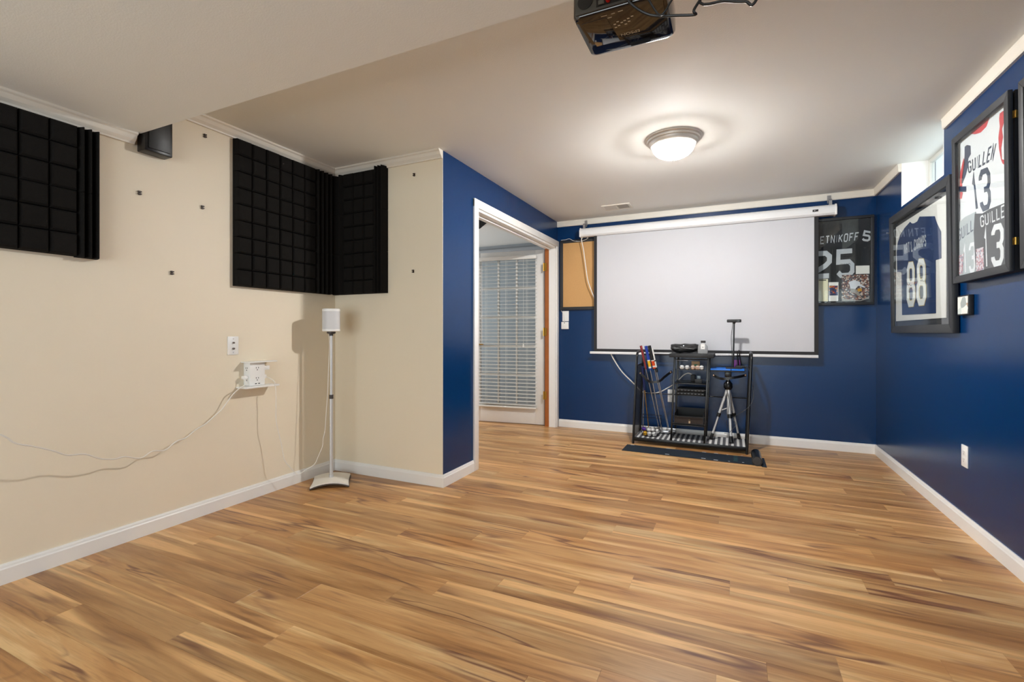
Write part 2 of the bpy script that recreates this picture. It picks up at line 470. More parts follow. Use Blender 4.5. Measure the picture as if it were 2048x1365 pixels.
def wall(name, label, material, boxes):
    m = MB()
    for b in boxes: m.box(*b)
    return struct(m.build(name, material, origin=(boxes[0][0], boxes[0][2], 0)), label, 'wall')
wall('wall_left', 'cream painted wall carrying the black foam panels and the long drooping cable', M_CREAM, [(XL - 0.1, XL, YB, YS + 0.1, 0, H)])
wall('wall_alcove', 'short cream return wall between foam corner and navy wall', M_CREAM,
     [(XL, XB - 0.1, YS, YS + 0.1, 0, H), (XB - 0.1, XB - 0.0006, YS, YS + 0.004, 0, H)])
DY0, DY1, DZ = 3.272, 5.074, 2.045
wall('wall_door', 'navy wall with the white cased double doorway', M_BLUE,
     [(XB - 0.1, XB, YS + 0.004, DY0, 0, H), (XB - 0.1, XB, DY0, DY1, DZ, H), (XB - 0.1, XB, DY1, YF, 0, H)])
wall('wall_far', 'navy end wall behind the projector screen', M_BLUE, [(XB - 0.1, XR + 0.2, YF, YF + 0.1, 0, H)])
WY0, WY1, WZ = 3.657, 4.446, 2.012
wall('wall_right', 'navy wall on the right hung with framed jerseys', M_BLUE,
     [(XR, XR + 0.2, YB, WY0, 0, H), (XR, XR + 0.2, WY0, WY1, 0, WZ), (XR, XR + 0.2, WY1, YF, 0, H)])
wall('wall_rear', 'cream wall behind the photographer with an opening for the added window', M_CREAM,
     [(XL, -2.55, YB - 0.1, YB, 0, H), (0.85, XR, YB - 0.1, YB, 0, H), (-2.55, 0.85, YB - 0.1, YB, 2.12, H), (-2.55, 0.85, YB - 0.1, YB, 0, 0.16)])
wall('wall_next_far', 'pale grey wall of the next room seen through the doorway', M_NEXT, [(XN, XB - 0.1, YN, YN + 0.1, 0, H)])
wall('wall_next_left', 'outer wall of the next room beyond the doorway', M_NEXT,
     [(XN - 0.1, XN, YS + 0.1, 3.5, 0, H), (XN - 0.1, XN, 5.7, YN, 0, H), (XN - 0.1, XN, 3.5, 5.7, 0, 0.45), (XN - 0.1, XN, 3.5, 5.7, 2.15, H)])
wall('wall_next_near', 'plain wall of the next room backing onto the alcove', M_NEXT, [(XN, XL, YS, YS + 0.1, 0, H)])
wall('wall_next_right', 'plain wall of the next room running past the screen wall', M_NEXT, [(XB - 0.1, XB, YF + 0.1, YN, 0, H)])
ce = MB().box(XN - 0.1, XR + 0.2, YB - 0.1, YN + 0.1, H, H + 0.08).build('ceiling', M_CEIL, origin=(0, 2, H))
struct(ce, 'off-white painted ceiling with a lowered soffit near the viewer', 'ceiling')
tag(MB().box(XL, XR, YB, SOF_Y, SOF_Z, H).build('soffit', M_CEIL, ce), 'lowered beige ceiling soffit')

# crown mouldings, baseboards, casing
def crown_profile(kind):
    if kind == 'sprung': return [(0, 0), (0.014, 0), (0.016, 0.008), (0.030, 0.022), (0.040, 0.040), (0.050, 0.046), (0.050, 0.056), (0, 0.056)]
    return [(0, 0), (0.014, 0), (0.019, 0.008), (0.021, 0.050), (0.024, 0.060), (0, 0.060)]
def along(name, label, prof, p0, p1, inward, z0, material, cat, miter0=0.0, miter1=0.0):
    p0, p1, inw = Vector(p0), Vector(p1), Vector(inward); d = (p1 - p0).normalized(); m = MB(); n = len(prof)
    vs = [p0 + inw * a + d * a * miter0 + Vector((0, 0, z0 + b)) for a, b in prof] + [p1 + inw * a - d * a * miter1 + Vector((0, 0, z0 + b)) for a, b in prof]
    fs = [list(range(n)), list(range(2 * n - 1, n - 1, -1))] + [[i, (i + 1) % n, (i + 1) % n + n, i + n] for i in range(n)]
    m.add(vs, fs); return struct(m.build(name, material), label, cat)
SP = crown_profile('sprung'); FP = crown_profile('flat')
along('trim_1', 'white crown moulding above foam panels on the cream wall', SP, (XL, SOF_Y, 0), (XL, YS, 0), (1, 0, 0), H - 0.056, M_CROWN, 'moulding', 0, 1)
along('trim_2', 'white crown moulding along the short cream wall', SP, (XL, YS, 0), (XB, YS, 0), (0, -1, 0), H - 0.056, M_CROWN, 'moulding', 1, 0)
along('trim_3', 'white crown moulding under the soffit at far left', SP, (XL, YB, 0), (XL, SOF_Y - 0.012, 0), (1, 0, 0), SOF_Z - 0.056, M_CROWN, 'moulding')
along('trim_4', 'flat white crown board above the projector screen', FP, (XB, YF, 0), (XR, YF, 0), (0, -1, 0), H - 0.06, M_CROWN, 'moulding', 0, 1)
along('trim_5', 'short white crown board between screen corner and high window', FP, (XR, WY1, 0), (XR, YF, 0), (-1, 0, 0), H - 0.06, M_CROWN, 'moulding', 0, 1)
along('trim_6', 'white crown board above the framed baseball jerseys', FP, (XR, SOF_Y, 0), (XR, WY0 - 0.03, 0), (-1, 0, 0), H - 0.06, M_CROWN, 'moulding')
BP = [(0, 0), (0.014, 0), (0.014, 0.064), (0.011, 0.070), (0.009, 0.078), (0.006, 0.085), (0, 0.085)]
along('baseboard_left', 'white baseboard below the cream wall with the cables', BP, (XL, YB, 0), (XL, YS, 0), (1, 0, 0), 0, M_TRIM, 'baseboard', 0, 1)
along('baseboard_alcove', 'white baseboard of the short cream wall behind the speaker stand', BP, (XL, YS, 0), (XB, YS, 0), (0, -1, 0), 0, M_TRIM, 'baseboard', 1, -1)
along('baseboard_door', 'short white baseboard stub beside the doorway', BP, (XB, YS, 0), (XB, 3.192, 0), (1, 0, 0), 0, M_TRIM, 'baseboard', -1, 0)
along('baseboard_far', 'white baseboard under the projector screen wall', BP, (XB + 0.02, YF, 0), (XR, YF, 0), (0, -1, 0), 0, M_TRIM, 'baseboard', 0, 1)
along('baseboard_right', 'white baseboard along the navy wall at the right edge', BP, (XR, YB, 0), (XR, YF, 0), (-1, 0, 0), 0, M_TRIM, 'baseboard', 0, 1)
along('trim_7', 'grey crown moulding in the next room', SP, (XN, YN, 0), (XB - 0.1, YN, 0), (0, -1, 0), H - 0.12, M_NEXT, 'moulding')

dc = thing('trim_8', 'white door casing and jamb around the double doorway', 'casing', (XB, 4.17, 0), kind='structure')
CW = 0.066
MB().box(XB, XB + 0.018, DY0 - 0.012 - CW, DY0 - 0.012, 0, DZ + CW).build('side_casing', M_TRIM, dc, bevel=0.004)
MB().box(XB, XB + 0.018, DY1 + 0.004, YF - 0.004, 0, DZ + CW).build('side_casing', M_TRIM, dc, bevel=0.004)
MB().box(XB, XB + 0.019, DY0 - 0.012 - CW, YF - 0.004, DZ + 0.001, DZ + 0.001 + CW).build('head_casing', M_TRIM, dc, bevel=0.004)
MB().box(XB - 0.075, XB + 0.004, DY0 - 0.012, DY0 + 0.004, 0, DZ).build('jamb', M_TRIM, dc)
MB().box(XB - 0.075, XB + 0.004, DY1 - 0.012, DY1 + 0.004, 0, DZ).build('jamb', M_TRIM, dc)
tag(MB().box(XB - 0.125, XB - 0.0755, DY1 - 0.010, DY1 + 0.01, 0, DZ - 0.01).build('bare_jamb', M_ORANGE, dc), 'unpainted orange-brown jamb edge')
MB().box(XB - 0.125, XB + 0.004, DY0 - 0.012, DY1 + 0.004, DZ - 0.018, DZ + 0.001).build('head_jamb', M_TRIM, dc)
MB().box(XB - 0.07, XB - 0.05, DY0 + 0.004, DY1 - 0.012, DZ - 0.034, DZ - 0.018).build('door_stop', M_TRIM, dc)

# high window in its recess on the right wall
w1 = thing('window_1', 'small high window in a white recess behind the football jersey frame', 'window', (XR + 0.16, (WY0 + WY1) / 2, WZ), kind='structure')
MREV = mat('white_reveal_paint', (238, 238, 236), 0.5, var=0.01)
rv = MB().box(XR - 0.0005, XR + 0.19, WY1 - 0.006, WY1 + 0.001, WZ, H)
rv.box(XR - 0.0005, XR + 0.19, WY0 - 0.001, WY0 + 0.006, WZ, H).box(XR + 0.002, XR + 0.19, WY0, WY1, WZ - 0.002, WZ + 0.004)
rv.build('reveal', MREV, w1)
MWF = mat('window_vinyl', (214, 212, 205), 0.4, var=0.03)
x0, x1 = XR + 0.155, XR + 0.185
MB().box(x0, x1, WY1 - 0.034, WY1 - 0.006, WZ, H).build('window_frame', MWF, w1, bevel=0.003)
MB().box(x0, x1, WY0 + 0.006, WY0 + 0.034, WZ, H).build('window_frame', MWF, w1, bevel=0.003)
MB().box(x0, x1, WY0 + 0.034, WY1 - 0.034, H - 0.028, H).build('window_frame', MWF, w1, bevel=0.003)
MB().box(x0, x1, WY0 + 0.034, WY1 - 0.034, WZ, WZ + 0.03).build('window_frame', MWF, w1, bevel=0.003)
MB().box(x0 + 0.012, x0 + 0.016, WY0 + 0.034, WY1 - 0.034, WZ + 0.03, H - 0.028).build('pane', M_WGLASS, w1)
# unseen rear window, added to go with the fill light
w2 = thing('window_2_added', 'wide unseen window added behind the photographer for the fill light', 'window', (-0.85, YB - 0.05, 0.16), kind='structure')
for a, b in ((-2.55, -2.49), (-0.88, -0.82), (0.79, 0.85)):
    MB().box(a, b, YB - 0.09, YB - 0.03, 0.16, 2.12).build('window_frame', M_TRIM, w2)
for a, b in ((0.16, 0.22), (2.06, 2.12)):
    MB().box(-2.49, 0.79, YB - 0.09, YB - 0.03, a, b).build('window_frame', M_TRIM, w2)
for a, b in ((-2.49, -0.88), (-0.82, 0.79)):
    MB().box(a, b, YB - 0.062, YB - 0.058, 0.22, 2.06).build('pane', M_WGLASS, w2)

# french door standing open in the next room
hx, hy = -1.975, 5.112
dd = Vector((-0.9942, -0.1071, 0)); dn = Vector((0.1071, -0.9942, 0))   # along the door, towards the viewer
up = Vector((0, 0, 1))
d1 = thing('door_1', 'white french door with a blind standing open beyond the doorway', 'door', (hx, hy, 0.008), kind='structure')
def dbox(s0, s1, z0, z1, n0, n1):
    c = Vector((hx, hy, 0)) + dd * (s0 + s1) / 2 + dn * (n0 + n1) / 2 + up * (z0 + z1) / 2
    return MB().obox(c, dd * (s1 - s0) / 2, dn * (n1 - n0) / 2, up * (z1 - z0) / 2)
DW, DT = 0.905, 0.035
dbox(0.0, 0.108, 0.008, 2.03, -DT, 0).build('stile', M_TRIM, d1, bevel=0.002)
dbox(DW - 0.108, DW, 0.008, 2.03, -DT, 0).build('stile', M_TRIM, d1, bevel=0.002)
dbox(0.108, DW - 0.108, 1.935, 2.03, -DT, 0).build('top_rail', M_TRIM, d1, bevel=0.002)
dbox(0.108, DW - 0.108, 0.008, 0.235, -DT, 0).build('bottom_rail', M_TRIM, d1, bevel=0.002)
ls0, ls1, lz0, lz1 = 0.108, DW - 0.108, 0.235, 1.935
for k in (1, 2):
    s = ls0 + (ls1 - ls0) * k / 3; dbox(s - 0.011, s + 0.011, lz0, lz1, -DT + 0.004, -0.004).build('muntin', M_TRIM, d1)
for k in range(1, 5):
    z = lz0 + (lz1 - lz0) * k / 5; dbox(ls0, ls1, z - 0.011, z + 0.011, -DT + 0.005, -0.005).build('muntin', M_TRIM, d1)
for i in range(3):
    for k in range(5):
        a = ls0 + (ls1 - ls0) * i / 3; b = ls0 + (ls1 - ls0) * (i + 1) / 3
        c = lz0 + (lz1 - lz0) * k / 5; e = lz0 + (lz1 - lz0) * (k + 1) / 5
        dbox(a + 0.011, b - 0.011, c + 0.011, e - 0.011, -DT / 2 - 0.002, -DT / 2 + 0.002).build('pane', M_WGLASS, d1)
for z in (0.355, 1.08, 1.82):
    hg = MB().box(-1.970, -1.928, 5.0565, 5.0635, z - 0.045, z + 0.045)
    hg.cyl((-1.962, 5.054, z - 0.047), (-1.962, 5.054, z + 0.047), 0.006, 8)
    tag(hg.build('hinge', M_BRASS, d1, smooth=True), 'brass hinge')
hd = MB(); c = Vector((hx, hy, 0.93)) + dd * (DW - 0.06)
hd.lathe(c, [(0.026, 0.0), (0.026, 0.006), (0.012, 0.010), (0.010, 0.045), (0.0, 0.046)], 16, dn)
hd.tube([c + dn * 0.042, c + dn * 0.046 - dd * 0.03, c + dn * 0.044 - dd * 0.105], [0.009, 0.008, 0.006], 8)
tag(hd.build('lever_handle', M_BRASS, d1, smooth=True), 'brass lever handle')

M_SLAT = mat('blind_slat_white', (238, 237, 232), 0.45, var=0.02)
bl = thing('window_blind', 'white horizontal slat blind hanging on the open french door', 'blind', tuple(Vector((hx, hy, 0.19)) + dd * 0.45 + dn * 0.03))
dbox(0.085, 0.825, 1.925, 1.968, 0.004, 0.052).build('headrail', M_SLAT, bl, bevel=0.003)
dbox(0.085, 0.825, 0.190, 0.208, 0.004, 0.052).build('bottom_rail', M_SLAT, bl, bevel=0.004)
ang = math.radians(5); sd = dn * math.cos(ang) + up * -math.sin(ang); su = dn * math.sin(ang) + up * math.cos(ang)
ns = 41
for k in range(ns):
    z = 0.232 + (1.905 - 0.232) * k / (ns - 1)
    c = Vector((hx, hy, z)) + dd * 0.455 + dn * 0.028
    MB().obox(c, dd * 0.368, sd * 0.024, su * 0.0013).build('slat', M_SLAT, bl)
for s in (0.20, 0.455, 0.71):
    m = MB()
    for n in (0.006, 0.052):
        p = Vector((hx, hy, 0)) + dd * s + dn * n
        m.cyl(p + up * 0.20, p + up * 1.93, 0.0012, 5)
    m.build('ladder_cord', M_SLAT, bl)
p = Vector((hx, hy, 0)) + dd * 0.235 + dn * 0.056
m = MB().cyl(p + up * 0.93, p + up * 1.93, 0.0013, 5); m.lathe(p + up * 0.90, [(0.004, 0.04), (0.008, 0.02), (0.010, 0.0)], 10)
m.build('pull_cord', M_SLAT, bl)
p = Vector((hx, hy, 0)) + dd * 0.755 + dn * 0.056
MB().cyl(p + up * 0.95, p + up * 1.93, 0.004, 6).build('tilt_wand', M_WHITEP, bl)

# black panel under the ceiling of the next room
bp0 = [(-2.41, 4.60), (-2.72, 4.925), (-3.03, 4.60), (-2.72, 4.28)]
tag(MB().prism([(x, y, 2.30) for x, y in bp0], (0, 0, 0.034)).build('ceiling_foam_panel', M_FOAM), 'black panel fixed to the ceiling just inside the next room', 'foam panel')

# ================================================================== CEILING FIXTURES
LX, LY = -0.355, 3.24
cl = thing('ceiling_light', 'lit flush ceiling light with frosted dome and stepped silver rim', 'ceiling light', (LX, LY, H))
M_NICKEL = mat('brushed_nickel', (214, 210, 202), 0.4, metal=0.3, var=0.05, scale=30)
MB().lathe((LX, LY, H), [(0.001, 0.0), (0.178, 0.0), (0.178, -0.008), (0.170, -0.014), (0.166, -0.014), (0.164, -0.024), (0.156, -0.028), (0.153, -0.028),
                         (0.150, -0.040), (0.140, -0.050), (0.134, -0.052), (0.129, -0.052), (0.122, -0.006), (0.001, -0.006)], 48).build('rim', M_NICKEL, cl, smooth=True)
md = bpy.data.materials.new('lit_frosted_glass'); md.use_nodes = True
b = md.node_tree.nodes['Principled BSDF']; b.inputs['Base Color'].default_value = (1, 1, 1, 1)
b.inputs['Emission Color'].default_value = (1.0, 0.975, 0.94, 1)
# emission graded into the glass: dimmer towards the rim, to limit the ceiling glow
_N = md.node_tree.nodes; _L = md.node_tree.links
_ge = _N.new('ShaderNodeNewGeometry'); _sx = _N.new('ShaderNodeSeparateXYZ'); _mr = _N.new('ShaderNodeMapRange')
_L.new(_ge.outputs['Normal'], _sx.inputs[0]); _L.new(_sx.outputs['Z'], _mr.inputs[0])
_mr.inputs[1].default_value = -0.1; _mr.inputs[2].default_value = -0.9; _mr.inputs[3].default_value = DOME_EMISSION * 0.22; _mr.inputs[4].default_value = DOME_EMISSION
_L.new(_mr.outputs[0], b.inputs['Emission Strength'])
# the etched glass scatters part of the light and lets the rest of the bulb's light straight through
_tr = _N.new('ShaderNodeBsdfTransparent'); _mx = _N.new('ShaderNodeMixShader'); _mx.inputs[0].default_value = 0.5
_L.new(_tr.outputs[0], _mx.inputs[1]); _L.new(b.outputs[0], _mx.inputs[2]); _L.new(_mx.outputs[0], _N['Material Output'].inputs['Surface'])
_bd = bpy.data.lights.new('bulb', 'POINT'); _bd.energy = BULB_WATTS; _bd.shadow_soft_size = 0.042; _bd.color = (1.0, 0.985, 0.965)
_bo = bpy.data.objects.new('bulb', _bd); COL.objects.link(_bo); _bo.parent = cl; _bo.location = (0, 0, -0.044)
prof = [(0.131 * math.cos(a), -0.052 - 0.080 * math.sin(a)) for a in [i * math.pi / 2 / 12 for i in range(13)]]
MB().lathe((LX, LY, H), prof, 40).build('glass_dome', md, cl, smooth=True)
MB().lathe((LX, LY, H), [(0.003, -0.130), (0.010, -0.132), (0.011, -0.138), (0.006, -0.146), (0.001, -0.149)], 14).build('finial', M_NICKEL, cl, smooth=True)

vt = thing('ceiling_vent', 'white rectangular air register in the ceiling near the screen', 'vent', (-1.055, 4.745, H))
vx0, vx1, vy0, vy1 = -1.195, -0.915, 4.655, 4.845
m = MB()
for b in ((vx0, vx1, vy0, vy0 + 0.022), (vx0, vx1, vy1 - 0.022, vy1), (vx0, vx0 + 0.022, vy0 + 0.022, vy1 - 0.022), (vx1 - 0.022, vx1, vy0 + 0.022, vy1 - 0.022), (-1.060, -1.050, vy0 + 0.022, vy1 - 0.022)):
    m.box(b[0], b[1], b[2], b[3], H - 0.009, H)
m.build('frame', M_CROWN, vt, bevel=0.002)
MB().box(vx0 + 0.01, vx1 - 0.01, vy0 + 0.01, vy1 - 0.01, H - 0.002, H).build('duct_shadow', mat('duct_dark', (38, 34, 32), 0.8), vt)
for k in range(11):
    for side in (0, 1):
        xa = (vx0 + 0.022, -1.060) if side == 0 else (-1.050, vx1 - 0.022)
        n = 11; x = xa[0] + (xa[1] - xa[0]) * (k + 0.5) / n
        lean = 0.0048 if side == 0 else -0.0048
        MB().obox((x, 4.75, H - 0.0055), (lean, 0, 0.0030), (0, 0.073, 0), (0.0004, 0, -0.0006 if side == 0 else 0.0006)).build('louvre', M_CROWN, vt)

# projector hung upside down
PZ = 2.13
def pj(u, v): return on_z(u, v, PZ)
pl0 = pj(1152, 40); pl1 = pj(1186, 110); pr1 = pj(1338, 76)
jx0, jx1, jy0, jy1 = pl1.x - 0.012, pj(1341, 45).x + 0.008, pl0.y, (pl1.y + pr1.y) / 2 + 0.016
jcx, jcy = (jx0 + jx1) / 2, (jy0 + jy1) / 2
M_PJ = mat('glossy_black_plastic', (18, 15, 13), 0.08, var=0.1, scale=6, coat=0.6)
M_PJR = mat('grey_plastic_back', (72, 70, 64), 0.5, var=0.06, scale=30)
pr = thing('projector', 'glossy black projector hanging upside down from the ceiling', 'projector', (jcx, jcy, H))
def rrect(x0, x1, y0, y1, r, n=5):
    out = []
    for cx_, cy_, a0 in ((x1 - r, y1 - r, 0), (x0 + r, y1 - r, 90), (x0 + r, y0 + r, 180), (x1 - r, y0 + r, 270)):
        for k in range(n + 1):
            a = math.radians(a0 + 90 * k / n); out.append((cx_ + r * math.cos(a), cy_ + r * math.sin(a)))
    return out
m = MB(); n = None
layers = [(0.016, PZ), (0.006, PZ + 0.004), (0.0, PZ + 0.016), (0.0, PZ + 0.085), (0.006, PZ + 0.092)]
for ins, z in layers:
    ring = rrect(jx0 + ins, jx1 - ins, jy0 + ins * 0.6, jy1 - ins, 0.022)
    n = len(ring); m.v += [Vector((a, b_, z)) for a, b_ in ring]
for i in range(len(layers) - 1):
    for k in range(n): m.f.append([i * n + k, i * n + (k + 1) % n, (i + 1) * n + (k + 1) % n, (i + 1) * n + k])
m.f.append(list(range(n))); m.f.append([(len(layers) - 1) * n + k for k in range(n)])
body = m.build('body', M_PJ, pr, smooth=True)
MB().prism([(jx0 + 0.025, jy0 + 0.03, PZ), (jx0 + 0.11, jy0 + 0.03, PZ), (jx0 + 0.125, jy1 - 0.07, PZ), (jx0 + 0.04, jy1 - 0.07, PZ)], (0, 0, -0.0012)).build('lamp_cover', M_PJ, body, bevel=0.0004)
MB().box(jcx + 0.0, jcx + 0.07, jy1 - 0.040, jy1 - 0.018, PZ - 0.001, PZ + 0.003).build('focus_window', mat('dark_tinted_plastic', (12, 22, 30), 0.15), body)
bk = MB().box(jx0 + 0.012, jx1 - 0.012, jy0 - 0.003, jy0 + 0.004, PZ + 0.012, PZ + 0.086).build('rear_panel', M_PJR, pr, bevel=0.002)
g = MB(); gc = Vector((jx0 + 0.047, jy0 - 0.003, PZ + 0.050))
g.lathe(gc, [(0.026, 0), (0.026, 0.0015), (0.023, 0.0018), (0.001, 0.0018)], 24, (0, -1, 0))
g.build('speaker_grille', mat('perforated_grille', (34, 32, 30), 0.7, var=0.6, scale=400), bk, smooth=True)
MB().box(jx0 + 0.085, jx1 - 0.05, jy0 - 0.004, jy0 - 0.002, PZ + 0.020, PZ + 0.078).build('port_recess', mat('port_black', (12, 12, 12), 0.6), bk)
MB().lathe((jx0 + 0.125, jy0 - 0.004, PZ + 0.032), [(0.008, 0), (0.008, 0.012), (0.005, 0.013), (0.005, 0.004)], 16, (0, -1, 0)).build('video_jack', mat('red_jack', (200, 30, 18), 0.3), bk, smooth=True)
MB().box(jx0 + 0.150, jx0 + 0.178, jy0 - 0.012, jy0 - 0.004, PZ + 0.030, PZ + 0.040).build('monitor_port', mat('blue_port', (40, 90, 170), 0.35), bk, bevel=0.001)
MB().box(jx0 + 0.092, jx0 + 0.112, jy0 - 0.008, jy0 - 0.004, PZ + 0.024, PZ + 0.038).build('data_port', mat('grey_port', (96, 96, 90), 0.4), bk, bevel=0.001)
M_MARK = mat('silver_print', (190, 170, 140), 0.4, var=0.05)
for k, (kx, ky) in enumerate(((0.128, 0.078), (0.140, 0.068), (0.152, 0.078), (0.140, 0.090), (0.128, 0.096), (0.163, 0.072), (0.176, 0.066), (0.190, 0.060), (0.176, 0.082), (0.163, 0.092))):
    s = 0.004
    MB().box(jx0 + kx - s, jx0 + kx + s, jy0 + ky - s * 0.5, jy0 + ky + s * 0.5, PZ - 0.0008, PZ + 0.001).build('keypad_button', M_MARK, body)
for kx, ky, w in ((0.105, 0.020, 0.020), (0.135, 0.020, 0.012), (0.160, 0.018, 0.016), (0.120, 0.036, 0.014)):
    MB().box(jx0 + kx - w / 2, jx0 + kx + w / 2, jy0 + ky - 0.0012, jy0 + ky + 0.0012, PZ - 0.0006, PZ + 0.001).build('printed_legend', M_MARK, body)
def font_mesh(text, size, place, normal, thick=0.0006, xscale=1.0):
    cu = bpy.data.curves.new('t', 'FONT'); cu.body = text; cu.size = size; cu.resolution_u = 3
    ob = bpy.data.objects.new('t', cu); COL.objects.link(ob)
    dg = bpy.context.evaluated_depsgraph_get(); dg.update()
    me = bpy.data.meshes.new_from_object(ob.evaluated_get(dg))
    mb = MB(); nv = Vector(normal) * thick
    mb.add([place(v.co.x * xscale, v.co.y) + nv for v in me.vertices], [list(p.vertices) for p in me.polygons])
    bpy.data.objects.remove(ob); bpy.data.curves.remove(cu); bpy.data.meshes.remove(me)
    return mb
e0 = pj(1262, 62)
font_mesh('EPSON', 0.022, lambda a, b_: Vector((e0.x - a + 0.030, e0.y + b_, PZ)), (0, 0, -1), 0.0008, 1.0).build('brand_lettering', M_MARK, body)
MB().cyl((jcx, jcy, PZ + 0.09), (jcx, jcy, H - 0.01), 0.018, 16).lathe((jcx, jcy, H), [(0.06, 0), (0.06, -0.008), (0.02, -0.014)], 24).build('ceiling_mount', M_BLACK, pr, smooth=True)
MB().box(jcx - 0.09, jcx + 0.09, jcy - 0.012, jcy + 0.012, PZ + 0.092, PZ + 0.100).box(jcx - 0.012, jcx + 0.012, jcy - 0.08, jcy + 0.08, PZ + 0.092, PZ + 0.100).build('mount_bracket', M_BLACK, pr)

def cable(name, label, pts, r, material, n=6, group=None):
    return tag(MB().tube(smooth_path(pts, n), r, 7).build(name, material, smooth=True), label, 'cable', group)
jb = jy0 - 0.008
cable('projector_cable', 'thick black projector cable looping out to the right of the projector',
      [(jx0 + 0.20, jb, PZ + 0.045), (jx0 + 0.19, jb - 0.05, PZ + 0.02), (jx0 + 0.20, jb - 0.03, PZ - 0.018), tuple(on_y(1300, 30, jb)), tuple(on_y(1360, 31, jb)), tuple(on_y(1391, 29, jb)),
       tuple(on_y(1388, 20, jb - 0.01)), tuple(on_y(1410, -18, jb)), tuple(on_y(1440, -90, jb)), (0.10, jb, H - 0.03)], 0.0042, M_BLKC)
cable('projector_cable', 'thin black projector cable curving up past the projector corner',
      [(jx0 + 0.225, jb, PZ + 0.05), (jx0 + 0.235, jb - 0.04, PZ + 0.02), tuple(on_y(1315, 27, jb - 0.02)), tuple(on_y(1332, 20, jb - 0.02)), tuple(on_y(1352, -12, jb - 0.02)), (0.02, jb - 0.02, H - 0.03)], 0.0032, M_BLKC)
cable('projector_cable', 'black cable drooping from the ceiling at the top edge right of the projector',
      [(0.02, jb + 0.1, H - 0.01), tuple(on_y(1400, -2, jb + 0.1)), tuple(on_y(1450, 2, jb + 0.1)), tuple(on_y(1490, 3, jb + 0.1)), tuple(on_y(1515, -4, jb + 0.1)), (0.16, jb + 0.1, H - 0.01)], 0.0045, M_BLKC)

# ================================================================== ACOUSTIC FOAM
BLK = 0.1017
def foam_tile(place, s0, z0, label, nc=3, nr=3, depth=0.050):
    """tile of truncated square blocks; place(s, z, d) -> 3-D"""
    m = MB()
    def quadbox(a0, a1, b0, b1, d0, d1, ins):
        vs = [place(a0, b0, d0), place(a1, b0, d0), place(a1, b1, d0), place(a0, b1, d0),
              place(a0 + ins, b0 + ins, d1), place(a1 - ins, b0 + ins, d1), place(a1 - ins, b1 - ins, d1), place(a0 + ins, b1 - ins, d1)]
        m.add(vs, [(3, 2, 1, 0), (4, 5, 6, 7), (0, 1, 5, 4), (1, 2, 6, 5), (2, 3, 7, 6), (3, 0, 4, 7)])
    quadbox(s0, s0 + nc * BLK, z0, z0 + nr * BLK, 0.0005, 0.014, 0.0)
    for i in range(nc):
        for k in range(nr):
            a, b_ = s0 + i * BLK, z0 + k * BLK; j = random.uniform(-0.002, 0.002)
            quadbox(a + 0.001, a + BLK - 0.001, b_ + 0.001, b_ + BLK - 0.001, 0.0135, depth - 0.010 + j, 0.0018)
            quadbox(a + 0.0028, a + BLK - 0.0028, b_ + 0.0028, b_ + BLK - 0.0028, depth - 0.0105 + j, depth + j, 0.008)
    return tag(m.build('acoustic_foam_tile', M_FOAM), label, 'foam panel', 'black foam panels on the cream walls')
def foam_wedge(place, s0, s1, z0, z1, ridges, label, depth=0.055, base=0.018):
    m = MB(); prof = [(s0, 0.0005), (s0, base)]
    for k in range(ridges):
        w = (s1 - s0) / ridges
        prof += [(s0 + w * (k + 0.42), depth), (s0 + w * (k + 0.58), depth), (s0 + w * (k + 1), base)]
    prof += [(s1, 0.0005)]
    n = len(prof)
    m.add([place(a, z0, d) for a, d in prof] + [place(a, z1, d) for a, d in prof],
          [list(range(n)), list(range(2 * n - 1, n - 1, -1))] + [[i, (i + 1) % n, (i + 1) % n + n, i + n] for i in range(n)])
    return tag(m.build('wedge_foam_strip', M_FOAM), label, 'foam panel', 'black foam panels on the cream walls')
PLW = lambda s, z, d: Vector((XL + d, s, z))
PSW = lambda s, z, d: Vector((s, YS - d, z))
rows = ('bottom', 'middle', 'top')
FZ = 1.362
for r in range(3):
    for c_, cn in ((0, 'outer'), (1, 'inner')):
        foam_tile(PLW, 1.937 + c_ * 3 * BLK, FZ + r * 3 * BLK, 'black blocked foam tile on the left wall near the speaker corner, %s row, %s column' % (rows[r], cn))
    z0 = FZ + r * 3 * BLK
    z1 = min(z0 + 3 * BLK - 0.002, H - 0.058)
    foam_wedge(PLW, 1.937 + 6 * BLK + 0.0005, YS - 0.064, z0, z1, 4, 'ridged black foam strip on the left wall just before the corner, %s of three' % rows[r])
    foam_wedge(PSW, XL + 0.001, -2.697, z0, z1, 2, 'narrow ridged black foam strip in the corner on the short wall, %s of three' % rows[r])
    foam_tile(PSW, -2.696, FZ + r * 3 * BLK, 'black blocked foam tile on the short cream wall, %s of three' % rows[r])
    foam_wedge(PSW, -2.392, -2.300, z0, z0 + 3 * BLK - 0.002 if r < 2 else H - 0.045, 3, 'ridged black foam strip ending the short wall panel beside bare cream paint, %s of three' % rows[r], 0.062)
for r in range(2):
    z0 = 1.430 + r * 3 * 0.1008
    foam_tile(PLW, 1.152 - 3 * BLK, z0, 'black blocked foam tile at the left edge under the soffit, %s of two' % ('lower', 'upper')[r])
    foam_tile(PLW, 1.152 - 6 * BLK, z0, 'black blocked foam tile mostly cut off by the left edge, %s of two' % ('lower', 'upper')[r])
    foam_wedge(PLW, 1.153, 1.240, z0 - 0.004, z0 + 0.303, 3, 'ridged black foam strip closing the panel under the soffit, %s of two' % ('lower', 'upper')[r], 0.060)

